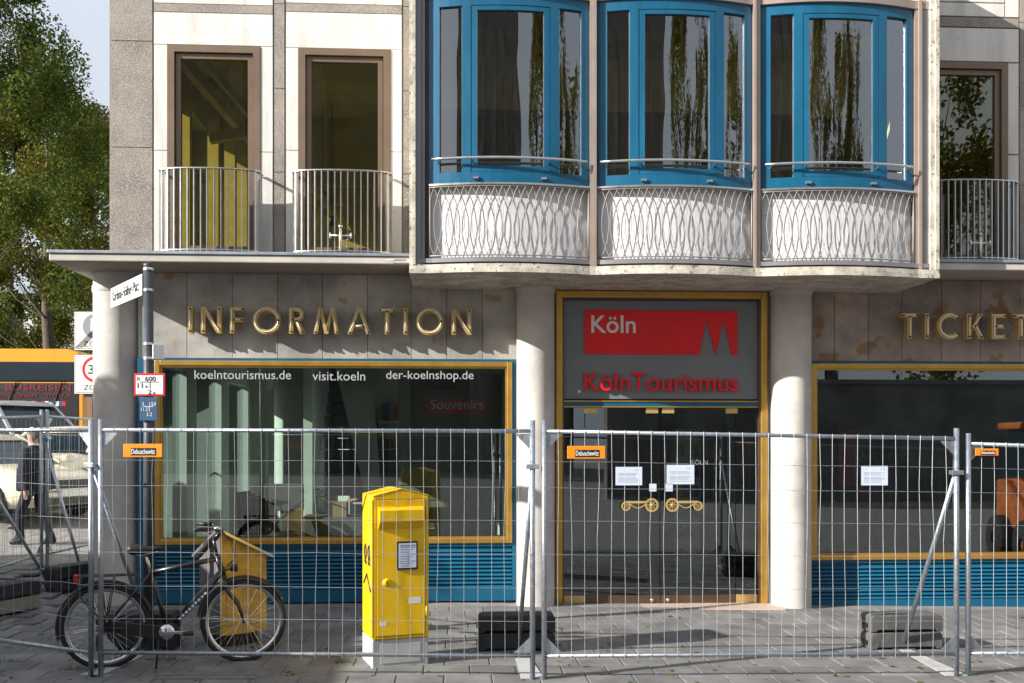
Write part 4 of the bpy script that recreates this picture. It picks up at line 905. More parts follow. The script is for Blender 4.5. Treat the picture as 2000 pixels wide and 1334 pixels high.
# slot hood
m = MB(); m.prism([(.045, -.075, 1.20), (.045, -.075, 1.29), (.045, -.018, 1.315), (.045, -.018, 1.13)], [(w_-.05, -.075, 1.20), (w_-.05, -.075, 1.29), (w_-.05, -.018, 1.315), (w_-.05, -.018, 1.13)]); m.build('slot_hood', m_yellow, dr, bevel=.004)
m = MB(); m.box(.20, -.030, .80, .37, -.0185, 1.03); pn = m.build('collection_notice', m_black, dr); m = MB(); m.box(.212, -.032, .815, .358, -.0305, 1.015); ps_ = m.build('notice_sheet', m_paper, pn)
m = MB()
for k in range(9): m.box(.222, -.0335, .83+.019*k, .30+.045*((k*7) % 3)/2, -.0325, .834+.019*k)
m.box(.222, -.0335, .995, .348, -.0325, 1.003); m.box(.285, -.0335, .835, .287, -.0325, .94); m.build('notice_print', m_inkgrey, pn)
m = MB(); m.lathe([(0, -.008), (.03, -.006), (.034, 0)], (.115, -.018, .70), 20, axis='y'); m.build('lock_ring', m_yellow, dr); m = MB(); m.box(.111, -.030, .69, .119, -.026, .715); m.build('keyhole', m_ink, dr)
for bxs in ((.030, -.0135, Zb+.025, .034, -.0121, Zt-.025), (w_-.034, -.0135, Zb+.025, w_-.030, -.0121, Zt-.025), (.034, -.0135, Zb+.025, w_-.034, -.0121, Zb+.029), (.034, -.0135, Zt-.029, w_-.034, -.0121, Zt-.025)): MB().box(*bxs).build('door_gap', m_ink, lb_)
MB().box(.06, -.0192, 1.137, w_-.065, -.0181, 1.150).build('slot', m_ink, dr)
m = MB(); m.box(.30, -.0190, .52, .40, -.0181, .57); m.box(.06, -.0190, .35, .115, -.0181, .385); m.build('sticker', m_signwhite, dr)
for zz in (.45, 1.25): m = MB(); m.tube((w_-.022, -.02, zz-.04), (w_-.022, -.02, zz+.04), .007, 8); m.build('hinge', m_yellow, lb_)
# post horn mark on the left flank
m = MB()
for yy in (.11, .25):
    m.path([(-.002, yy+.035*math.cos(a), .93+.06*math.sin(a)) for a in [2*math.pi*i/20 for i in range(20)]], .008, 5, closed=True)
    m.path([(-.002, yy-.04, .83), (-.002, yy-.015, .86), (-.002, yy+.015, .83), (-.002, yy+.04, .86)], .006, 5)
m.path([(-.002, .05, .62), (-.002, .2, .75), (-.002, .32, .66)], .008, 5); m.build('post_horn_mark', m_ink, lb_)
m = MB(); m.box(-.001, -.0125, Zb+.02, .004, -.008, Zt-.03); m.build('door_seam', m_ink, lb_)

# ---------------------------------------------------------------- house-shaped cabinet behind the bicycle
cbp = WP(430, HV, 8.8); cz = gh(cbp.x, cbp.y)
cab = root('street_cabinet', (cbp.x, cbp.y, cz), 'house shaped cabinet, grey one side and yellow the other, behind the bicycle', 'cabinet', None, R(42)-TH, local=True)
a_ = .45; b_ = .42
zt_ = .83; zp = 1.06
m = MB(); m.add([(0,0,.12), (a_,0,.12), (a_,b_,.12), (0,b_,.12), (0,0,1.04), (a_,0,.80), (a_,b_,.78), (0,b_,.80)], [(0,1,5,4), (1,2,6,5), (2,3,7,6), (4,5,6), (4,6,7), (0,3,2,1)], 0); m.add([(0,0,.12), (0,b_,.12), (0,b_,.80), (0,0,1.04)], [(0,3,2,1)], 1)
m.build('body', [m_yellowdim, m_greybox], cab)
m = MB()
for p, q in (((-.03, -.03, 1.065), (a_+.04, -.03, .795)), ((-.03, -.03, 1.065), (-.03, b_+.04, .795))): m.bar(p, q, .05, .022)
m.build('roof_edge', m_steel, cab); m = MB(); m.box(.06, -.006, .2, a_-.06, -.0005, .70); m.build('cabinet_door', m_yellowdim, cab, bevel=.003); m = MB(); m.lathe([(0, -.012), (.016, -.010), (.018, 0)], (.10, -.006, .5), 12, axis='y'); m.build('lock', m_steel, cab); m = MB(); m.box(.06, .06, 0, a_-.06, b_-.06, .119); m.build('foot', m_black, cab)

# ---------------------------------------------------------------- street name pole
pp = GP(290, 8.69); pole = root('sign_pole', pp, 'dark grey pole with white street name blade and small pipe marker plates', 'sign pole')
ztop = EYE + (HV-520)*8.69/F
m = MB(); m.path([pp, Vector((pp.x, pp.y, ztop))], .043, 16); m.build('pole', m_pole, pole)
m = MB(); m.lathe([(.044, 0), (.046, .02), (0, .035)], (pp.x, pp.y, ztop), 16); m.build('pole_cap', m_pole, pole)
e0 = WP(278, 535, 8.66); e1 = WP(218, 564, 9.5); zt1 = EYE+(HV-535)*8.66/F; hb = (578-535)*8.66/F*.98
d_ = Vector((e1.x-e0.x, e1.y-e0.y, 0)); Ld = d_.length; dn = d_.normalized(); nn = Vector((-dn.y, dn.x, 0))
if nn.y > 0: nn = -nn
nn = Vector((dn.y, -dn.x, 0)); nn = nn if nn.dot(Vector((0, -1, 0)) + Vector((1, 0, 0))*.2) > 0 else -nn
m = MB(); m.obox(Vector((e0.x, e0.y, zt1-hb/2)) + dn*(Ld/2), dn*(Ld/2), nn*.008, Vector((0,0,hb/2))); bl = m.build('street_name_blade', m_signwhite, pole, bevel=.004)
rt_v = -dn if (-dn).cross(Vector((0,0,1))).dot(nn) > 0 else dn
st0 = Vector((e0.x, e0.y, zt1-hb*.72)) + (dn*Ld*.93 if rt_v == -dn else dn*Ld*.06) + nn*.0105
lettering('Kardinal-Höffner-Platz', m_ink, bl, st0, width=Ld*.86, height=hb*.5, right=rt_v, extrude=.001, bold=.004, name='street_name')
m = MB()
for vv_ in (526, 567, 672, 700):
    zz = EYE+(HV-vv_)*8.69/F; m.lathe([(.0455, -.012), (.0455, .012)], (pp.x, pp.y, zz), 16); m.box(pp.x+.0, pp.y-.06, zz-.008, pp.x+.05, pp.y-.043, zz+.008)
m.build('clamp_band', m_steel, pole)
a = WP(300, 702, 8.66); b = WP(318, 672, 8.66); m = MB(); m.obox(((a+b)/2), Vector((.042, .02, 0)), Vector((-.006, .012, 0)), Vector((0, 0, (b.z-a.z)/2))); m.build('small_plate', m_signwhite, pole, bevel=.004)
def plate(u0, v0, u1, v1, d, mat, border, name):
    a = WP(u0, v1, d); b = WP(u1, v1, d); t_ = WP(u0, v0, d); rt2 = (b-a); rt2.z = 0; wd = rt2.length; rn = rt2.normalized(); h = t_.z-a.z; nf = Vector((rn.y, -rn.x, 0))
    m = MB(); m.obox((a+b)/2 + Vector((0,0,h/2)), rn*wd/2, nf*.005, Vector((0,0,h/2))); o = m.build(name, border or mat, pole, bevel=.012, seg=3)
    if border:
        m = MB(); m.obox((a+b)/2 + Vector((0,0,h/2)) + nf*.006, rn*(wd/2-.018), nf*.0015, Vector((0,0,h/2-.018))); m.build('plate_face', mat, o)
    return o, a, rn, nf, wd, h
dS = 8.69 - .055
o, a, rn, nf, wd, h = plate(262, 729, 323, 774, dS, m_signwhite, m_redsign, 'hydrant_plate')
for s_, fx_, fz_, w2, hh in (('H', .10, .66, .07, .2), ('600', .36, .66, .34, .2), ('11', .12, .36, .16, .22), ('6', .37, .36, .07, .13), ('2', .46, .09, .1, .2), ('6', .62, .09, .06, .12)):
    lettering(s_, m_ink, o, a + rn*wd*fx_ + Vector((0,0,h*fz_)) + nf*.0095, width=wd*w2, height=h*hh, right=rn, extrude=.001, name='plate_figure')
m = MB(); m.obox(a + rn*wd*.5 + Vector((0,0,h*.62)) + nf*.0085, rn*wd*.3, nf*.0008, Vector((0,0,.003))); m.obox(a + rn*wd*.52 + Vector((0,0,h*.47)) + nf*.0085, rn*.003, nf*.0008, Vector((0,0,h*.14))); m.build('plate_rule', m_ink, o)
o, a, rn, nf, wd, h = plate(273, 776, 308, 822, dS, m_signblue, None, 'pipe_plate')
for s_, fx_, fz_, w2, hh in (('S', .16, .64, .1, .15), ('150', .56, .64, .36, .15), ('11.2', .1, .42, .36, .15), ('3.2', .4, .2, .3, .15)):
    lettering(s_, m_signwhite, o, a + rn*wd*fx_ + Vector((0,0,h*fz_)) + nf*.0065, width=wd*w2, height=h*hh, right=rn, extrude=.001, name='plate_figure')
m = MB(); m.obox(a + rn*wd*.5 + Vector((0,0,h*.61)) + nf*.0065, rn*wd*.27, nf*.0008, Vector((0,0,.0025))); m.obox(a + rn*wd*.55 + Vector((0,0,h*.5)) + nf*.0065, rn*.0025, nf*.0008, Vector((0,0,h*.1))); m.build('plate_rule', m_signwhite, o)

# ---------------------------------------------------------------- zone signs behind the corner column
zp_ = GP(190, 18.0); zs = root('zone_sign_post', zp_, 'post with two white zone signs half hidden by the round corner column', 'traffic sign')
m = MB(); m.path([zp_, Vector((zp_.x, zp_.y, WP(190, 600, 18.0).z))], .035, 12); m.build('post', m_galv, zs)
for (v0, v1, kind) in ((608, 685, 0), (692, 770, 1)):
    a = WP(145, v1, 17.95); b = WP(228, v1, 17.95); h = WP(145, v0, 17.95).z - a.z; rn = Vector((b.x-a.x, b.y-a.y, 0)); wd = rn.length; rn.normalize(); nf = Vector((rn.y, -rn.x, 0)); c0 = (a+b)/2 + Vector((0,0,h/2))
    m = MB(); m.obox(c0, rn*wd/2, nf*.01, Vector((0,0,h/2))); so = m.build('zone_sign', m_ink, zs, bevel=.03, seg=3)
    m = MB(); m.obox(c0 + nf*.0115, rn*(wd/2-.012), nf*.001, Vector((0,0,h/2-.012))); m.build('sign_rim', m_signwhite, so)
    m = MB(); m.obox(c0 + nf*.0135, rn*(wd/2-.03), nf*.0005, Vector((0,0,h/2-.03))); m.build('sign_line', m_ink, so)
    m = MB(); m.obox(c0 + nf*.0150, rn*(wd/2-.04), nf*.0005, Vector((0,0,h/2-.04))); m.build('sign_face', m_signwhite, so)
    def disc(c, r, y, mat, nme, n=28):
        m = MB(); pts = [c + rn*r*math.cos(2*math.pi*i/n) + Vector((0,0,r*math.sin(2*math.pi*i/n))) + nf*y for i in range(n)]; m.prism([p - nf*.001 for p in pts], pts); m.build(nme, mat, so)
    cc = c0 + Vector((0,0,h*.12))
    if kind == 0:
        disc(cc, .225, .017, m_inkgrey, 'sign_disc')
        m = MB()
        for s2 in (-.05, .06): m.obox(cc + rn*s2 + nf*.0195 - Vector((0,0,.02)), rn*.03, nf*.0008, Vector((0,0,.09)))
        m.build('figures', m_signwhite, so); disc(cc + rn*(-.05) + Vector((0,0,.11)), .03, .0205, m_signwhite, 'figure_head'); disc(cc + rn*.06 + Vector((0,0,.11)), .03, .0205, m_signwhite, 'figure_head')
        m = MB()
        for k in range(5): o2 = (k-2)*.028; m.bar(c0 + rn*(-.30+o2) - Vector((0,0,.30)) + nf*.0225, c0 + rn*(.27+o2) + Vector((0,0,.27)) + nf*.0225, .010, .002, up=nf)
        m.build('cancel_bars', m_ink, so)
    else:
        disc(cc, .235, .017, m_redsign, 'sign_ring'); disc(cc, .180, .0185, m_signwhite, 'sign_disc')
        lettering('30', m_ink, so, cc - rn*.125 - Vector((0,0,.085)) + nf*.021, width=.25, height=.17, right=rn, extrude=.001, bold=.01, name='speed_figure')
    lettering('ZONE', m_ink, so, c0 - rn*.21 - Vector((0,0,h*.40)) + nf*.0175, width=.42, height=.10, right=rn, extrude=.001, name='sign_word')

# ---------------------------------------------------------------- bicycle
ra, fa_ = GP(206, 8.06), GP(476, 8.33); bd = (fa_-ra); rzb = math.atan2(bd.y, bd.x)
bk_ = root('bicycle', ra, 'black trekking bicycle parked behind the fence with luggage rack and mudguards', 'bicycle', None, rzb, local=True)
WB = bd.length; RW = .348
def V3(x, z, y=0): return Vector((x, y, z))
def wheel(cx, nm='wheel'):
    m = MB(); n = 40; prof = [(RW-.040, -.012), (RW-.030, -.018), (RW-.012, -.019), (RW-.002, -.010), (RW, 0), (RW-.002, .010), (RW-.012, .019), (RW-.030, .018), (RW-.040, .012)]
    m.lathe(prof, (cx, 0, RW), n, axis='y'); wv = m.build('tyre', m_tyre, bk_)
    m = MB(); m.lathe([(RW-.041, -.012), (RW-.064, -.010), (RW-.068, 0), (RW-.064, .010), (RW-.041, .012)], (cx, 0, RW), n, axis='y'); m.build('rim', m_chrome, wv)
    m = MB()
    for k in range(32):
        a = 2*math.pi*k/32; s2 = .03 if k % 2 else -.03; tw = .35 if (k//2) % 2 else -.35
        m.path([(cx + .022*math.cos(a+tw*2), s2, RW + .022*math.sin(a+tw*2)), (cx + (RW-.064)*math.cos(a), 0, RW + (RW-.064)*math.sin(a))], .0012, 4, cap=False)
    m.build('spokes', m_chrome, wv)
    m = MB(); m.lathe([(.012, -.055), (.022, -.04), (.022, -.03), (.014, -.02), (.014, .02), (.022, .03), (.022, .04), (.012, .055)], (cx, 0, RW), 14, axis='y'); m.build('hub', m_chrome, wv)
wheel(0); wheel(WB)
BB = V3(.475, .29); ST_ = V3(.345, .80); SAD = V3(.305, .96); HT = V3(WB-.215, .90); HB = V3(WB-.165, .73); RA = V3(0, RW); FA = V3(WB, RW)
m = MB(); m.tube(HT, HB, .025); m.tube(BB, ST_, .019); m.path([HT - V3(0, .03), ST_ - V3(0, .03)], .022, 10); m.path([HB + V3(-.012, .03), BB], .029, 10); m.lathe([(.024, -.04), (.024, .04)], BB, 14, axis='y')
for s2 in (-1, 1): m.tube(ST_ - V3(0, .03) + Vector((0, s2*.015, 0)), RA + Vector((0, s2*.06, 0)), .009, 8); m.tube(BB + Vector((0, s2*.02, 0)), RA + Vector((0, s2*.06, 0)), .010, 8)
frm = m.build('frame', m_bikeblack, bk_)
dv = (BB - HB).normalized(); nv_ = Vector((0, -1, 0))
m = MB()
for k in range(9): q_ = HB + dv*(.2+.035*k); m.obox(q_ + Vector((0, -.0292, 0)), dv*.012, Vector((0, .0006, 0)), Vector((0, 1, 0)).cross(dv)*.009)
m.build('frame_decal', m_signwhite, frm)
m = MB()
for s2 in (-1, 1): m.path([HB + Vector((.006, s2*.03, .0)), HB + Vector((.03, s2*.052, -.12)), FA + Vector((-.045, s2*.055, .14)), FA + Vector((0, s2*.055, 0))], .012, 8, rs=[.015, .015, .012, .009])
m.bar(HB + Vector((.006, -.05, -.01)), HB + Vector((.006, .05, -.01)), .03, .03); m.build('fork', m_bikeblack, bk_)
m = MB(); m.tube(HT, HT + V3(-.028, .14), .014); m.path([HT + V3(-.028, .13), HT + V3(.04, .20)], .014, 8); hs = HT + V3(.04, .205)
m.path([hs + Vector((-.20, -.29, .035)), hs + Vector((-.08, -.25, .03)), hs + Vector((0, -.1, .0)), hs, hs + Vector((0, .1, 0)), hs + Vector((-.08, .25, .03)), hs + Vector((-.20, .29, .035))], .011, 8); m.build('handlebar', m_bikeblack, bk_)
m = MB()
for s2 in (-1, 1): m.tube(hs + Vector((-.215, s2*.296, .037)), hs + Vector((-.09, s2*.256, .03)), .018, 10)
m.build('grip', m_black, bk_)
m = MB()
for s2 in (-1, 1): m.bar(hs + Vector((-.05, s2*.22, .02)), hs + Vector((-.15, s2*.27, -.005)), .012, .008)
m.lathe([(0, 0), (.03, .0), (.03, .02), (0, .03)], hs + Vector((-.03, -.16, .02)), 12); m.build('brake_lever', m_chrome, bk_)
m = MB()
for k, off in enumerate((.0, .03, .06)): m.path([hs + Vector((.0, -.14+.1*k, .0)), hs + Vector((.11-.02*k, -.08+.06*k, -.10)), hs + Vector((.10, 0, -.24)), HB + V3(.03-.02*k, .05)], .0028, 5)
m.build('cable', m_black, bk_)
m = MB(); m.lathe([(0, -.03), (.028, -.03), (.034, .02), (.030, .03), (0, .034)], HB + V3(.085, .06), 14, axis='x'); m.bar(HB + V3(.01, .04), HB + V3(.07, .055), .012, .012); m.build('headlamp', m_black, bk_)
# saddle: lofted
m = MB(); sec = [(-.135, .07, .03), (-.10, .08, .046), (-.03, .062, .036), (.05, .034, .027), (.12, .022, .02), (.142, .010, .008)]
vs_, fs_ = [], []
for x, hw, th in sec:
    for k in range(10): a = 2*math.pi*k/10; vs_.append(SAD + Vector((x, hw*math.cos(a), th*math.sin(a)*(1.2 if math.sin(a) < 0 else 1) + .012*(abs(x) > .08))))
for i in range(len(sec)-1):
    for k in range(10): fs_.append((i*10+k, i*10+(k+1) % 10, (i+1)*10+(k+1) % 10, (i+1)*10+k))
fs_ += [tuple(range(10))[::-1], tuple(range(50, 60))]; m.add(vs_, fs_, 0, True); sdl = m.build('saddle', m_black, bk_)
m = MB(); m.tube(ST_ - V3(0, .02), SAD + V3(0, -.03), .0135, 10); m.build('seat_post', m_chrome, bk_)
m = MB()
for s2 in (-1, 1): m.path([SAD + Vector((-.10, s2*.04, -.02)), SAD + Vector((-.04, s2*.03, -.045)), SAD + Vector((.10, s2*.015, -.015))], .004, 6)
m.build('saddle_rail', m_chrome, sdl)
# mudguards
def guard(cx, a0, a1, nme):
    m = MB(); n = 22; rr = RW+.022; vs_, fs_ = [], []
    for i in range(n+1):
        a = R(a0+(a1-a0)*i/n)
        for j, (yy, dr_) in enumerate(((-.027, -.012), (-.018, .004), (0, .009), (.018, .004), (.027, -.012), (.024, -.016), (0, .005), (-.024, -.016))): vs_.append((cx+(rr+dr_)*math.cos(a), yy, RW+(rr+dr_)*math.sin(a)))
    for i in range(n):
        for j in range(8): fs_.append((i*8+j, i*8+(j+1) % 8, (i+1)*8+(j+1) % 8, (i+1)*8+j))
    fs_ += [tuple(range(8)), tuple(range(n*8, n*8+8))[::-1]]; m.add(vs_, fs_, 0, True); m.build(nme, m_black, bk_)
guard(0, 18, 196, 'mudguard'); guard(WB, 28, 172, 'mudguard')
for A_, yy, dz in ((RA, .065, -.06), (FA, .06, .05)):
    for s2 in (-1, 1): m = MB(); m.path([A_ + Vector((0, s2*yy, 0)), A_ + Vector((-(RW+.02)*math.cos(R(10)), s2*.028, dz))], .003, 5); m.build('mudguard_stay', m_chrome, bk_)
m = MB(); zr = RW*2+.065
for s2 in (-1, 0, 1): m.path([V3(-.20, zr, s2*.055), V3(.27, zr, s2*.055)], .006, 6)
for x in (-.20, -.05, .10, .26): m.path([V3(x, zr, -.055), V3(x, zr, .055)], .005, 6)
for s2 in (-1, 1):
    m.path([V3(-.04, zr, s2*.055), RA + Vector((-.005, s2*.07, .03))], .005, 6); m.path([V3(.07, zr, s2*.055), RA + Vector((.005, s2*.07, .03))], .005, 6); m.path([V3(-.18, zr, s2*.055), V3(-.21, zr-.13, s2*.055), V3(-.13, zr-.22, s2*.06), RA + Vector((-.01, s2*.07, .04))], .005, 6)
m.build('luggage_rack', m_bikeblack, bk_)
m = MB(); m.box(-.235, -.035, zr-.05, -.205, .035, zr+.01); m.build('rear_lamp', m_redsign, bk_)
m = MB(); pr = [(-.05, RW+.035), (.06, RW+.05), (.42, .345), (.53, .36), (.585, .30), (.53, .225), (.42, .225), (.05, RW-.045), (-.05, RW-.03)]
m.prism([(x, -.055, z) for x, z in pr][::-1], [(x, -.040, z) for x, z in pr][::-1]); m.build('chain_guard', m_bikeblack, bk_, bevel=.006)
m = MB(); m.lathe([(0, -.016), (.055, -.012), (.062, 0)], BB + Vector((0, -.058, 0)), 24, axis='y'); m.build('chain_ring_cover', m_chrome, bk_)
for p_, q_ in ((Vector((0, -.085, 0)), Vector((.165, -.092, -.005))), (Vector((0, .06, 0)), Vector((-.165, .07, .005)))): m = MB(); m.bar(BB + p_, BB + q_, .014, .026); m.build('crank', m_chrome, bk_, bevel=.004)
for p_ in (Vector((.175, -.145, -.005)), Vector((-.175, .12, .005))): m = MB(); m.obox(BB + p_, (.045, 0, 0), (0, .045, 0), (0, 0, .012)); m.build('pedal', m_black, bk_, bevel=.004)
m = MB(); m.path([BB + Vector((-.06, -.05, -.02)), Vector((.40, -.14, .012))], .008, 8); m.build('kickstand', m_black, bk_)
# weeds and grass tufts at the plinths
wd_ = MB(); random.seed(3)
for (u, d, n) in ((668, 8.25, 60), (190, 7.95, 40), (135, 8.0, 30), (330, 8.35, 30), (20, 8.3, 20)):
    c = GP(u, d)
    for k in range(n):
        a = random.uniform(0, 6.28); r_ = random.uniform(0, .06); b = c + Vector((r_*math.cos(a)*2, r_*math.sin(a), .008)); l_ = random.uniform(.02, .06); tp = b + Vector((random.uniform(-.03, .03), random.uniform(-.03, .03), l_)); s_ = Vector((math.sin(a), math.cos(a), 0))*.003
        wd_.add([b - s_, b + s_, tp], [(0, 1, 2)])
wd_.build('weeds', m_leaf, label='small grass tufts growing in the paving joints', kind='stuff')

lf = MB(); random.seed(31)
for k in range(170):
    u = random.uniform(-20, 2020); d = random.choice((random.uniform(7.4, 11.0), random.uniform(7.4, 9.0))); c = GP(u, d)
    if c.y > YW-.3: continue
    c.z += .014; a = random.uniform(0, 6.28); L_ = random.uniform(.018, .045); x_ = Vector((math.cos(a), math.sin(a), random.uniform(-.15, .3)))*L_; y_ = Vector((-math.sin(a), math.cos(a), random.uniform(-.1, .3)))*L_*.6
    lf.add([c - x_, c - y_*.8, c + x_, c + y_], [(0, 1, 2, 3)])
lf.build('fallen_leaves', m_leafy, label='dry fallen leaves scattered over the paving', kind='stuff')
# ---------------------------------------------------------------- walking man
mp = GP(68, 15.0)
man = root('person', mp, 'man in navy suit walking past behind the far fence', 'person', None, R(158), local=True)
def skin_body(name, nodes, edges, parent, mats, pick):
    me = bpy.data.meshes.new(name); keys = list(nodes); ix = {k: i for i, k in enumerate(keys)}
    me.from_pydata([nodes[k][0] for k in keys], [(ix[a], ix[b]) for a, b in edges], [])
    ob = bpy.data.objects.new(name, me); COL.objects.link(ob)
    sk = ob.modifiers.new('skin', 'SKIN'); sk.use_smooth_shade = True
    for i, k in enumerate(keys):
        sv = me.skin_vertices[0].data[i]; r = nodes[k][1]; sv.radius = r if isinstance(r, tuple) else (r, r); sv.use_root = (k == 'pelvis')
    ss = ob.modifiers.new('sub', 'SUBSURF'); ss.levels = 2; ss.render_levels = 2
    dg = bpy.context.evaluated_depsgraph_get(); m2 = bpy.data.meshes.new_from_object(ob.evaluated_get(dg)); bpy.data.objects.remove(ob)
    m2.materials.clear()
    for mt in mats: m2.materials.append(mt)
    for p in m2.polygons: p.material_index = pick(p.center); p.use_smooth = True
    o = bpy.data.objects.new(name, m2); COL.objects.link(o); o.parent = parent; return o
# local frame: +x = walking direction, +y = his left
nd = {'pelvis': ((0, 0, .95), (.19, .165)), 'waist': ((-.01, 0, 1.10), (.205, .185)), 'chest': ((.0, 0, 1.32), (.225, .185)), 'neckb': ((.01, 0, 1.47), (.10, .09)), 'neck': ((.02, 0, 1.53), .058),
      'jaw': ((.035, 0, 1.60), (.072, .066)), 'head': ((.025, 0, 1.68), (.098, .08)), 'crown': ((.015, 0, 1.745), (.075, .066)), 'nose': ((.125, 0, 1.655), .014)}
ed = [('pelvis', 'waist'), ('waist', 'chest'), ('chest', 'neckb'), ('neckb', 'neck'), ('neck', 'jaw'), ('jaw', 'head'), ('head', 'crown'), ('head', 'nose')]
for s_, sg, lx_, kx in (('l', 1, .20, .16), ('r', -1, -.22, -.04)):
    nd.update({'hip'+s_: ((0, sg*.09, .90), .105), 'knee'+s_: ((kx+.03, sg*.10, .50), .075), 'ank'+s_: ((lx_-.02, sg*.10, .10), .055), 'toe'+s_: ((lx_+.17, sg*.11, .045), .042), 'heel'+s_: ((lx_-.07, sg*.10, .05), .045)})
    ed += [('pelvis', 'hip'+s_), ('hip'+s_, 'knee'+s_), ('knee'+s_, 'ank'+s_), ('ank'+s_, 'toe'+s_), ('ank'+s_, 'heel'+s_)]
    ax = -.10*sg if s_ == 'l' else .16
    hx = .16 if s_ == 'r' else -.12
    nd.update({'sh'+s_: ((0, sg*.21, 1.40), .10), 'el'+s_: ((-.05+hx*.3, sg*.30, 1.12), .08), 'wr'+s_: ((hx, sg*.28, .88), .05), 'pm'+s_: ((hx+.02, sg*.27, .80), (.040, .024))})
    ed += [('chest', 'sh'+s_), ('sh'+s_, 'el'+s_), ('el'+s_, 'wr'+s_), ('wr'+s_, 'pm'+s_)]
    for k in range(4):
        o_ = -.03+.02*k; nd['f%d%s' % (k, s_)] = ((hx+.025+o_, sg*.27, .745), .0095); nd['g%d%s' % (k, s_)] = ((hx+.035+o_*.9, sg*.255, .705+.006*abs(k-1.5)), .0085)
        ed += [('pm'+s_, 'f%d%s' % (k, s_)), ('f%d%s' % (k, s_), 'g%d%s' % (k, s_))]
    nd['t'+s_] = ((hx+.065, sg*.26, .79), .010); nd['u'+s_] = ((hx+.07, sg*.255, .755), .009); ed += [('pm'+s_, 't'+s_), ('t'+s_, 'u'+s_)]
def pick(c):
    if c.z > 1.525: return 1
    if c.z < .845 and abs(c.y) > .19: return 1
    if c.z < .085: return 2
    return 0
skin_body('body', nd, ed, man, [m_navy, m_skin, m_black], pick)
m = MB(); m.grid(lambda i, j: Vector((.012 + .108*math.cos(2*math.pi*i)*math.cos(j*1.5), .090*math.sin(2*math.pi*i)*math.cos(j*1.5), 1.69 + .088*math.sin(j*1.5) - .07*(math.cos(2*math.pi*i) < -.2)*(1-j))), 20, 6); m.build('hair', m_hair, man)
m = MB(); m.prism([(-.21, -.21, .84), (.19, -.21, .82), (.17, -.21, 1.2), (-.20, -.21, 1.2)], [(-.21, .21, .84), (.19, .21, .82), (.17, .21, 1.2), (-.20, .21, 1.2)]); m.build('jacket_skirt', m_navy, man, bevel=.05, seg=3)
m = MB(); m.path([(.06*math.cos(a)+.015, .07*math.sin(a), 1.525) for a in [2*math.pi*i/14 for i in range(14)]], .016, 6, closed=True); m.build('collar', m_signwhite, man)

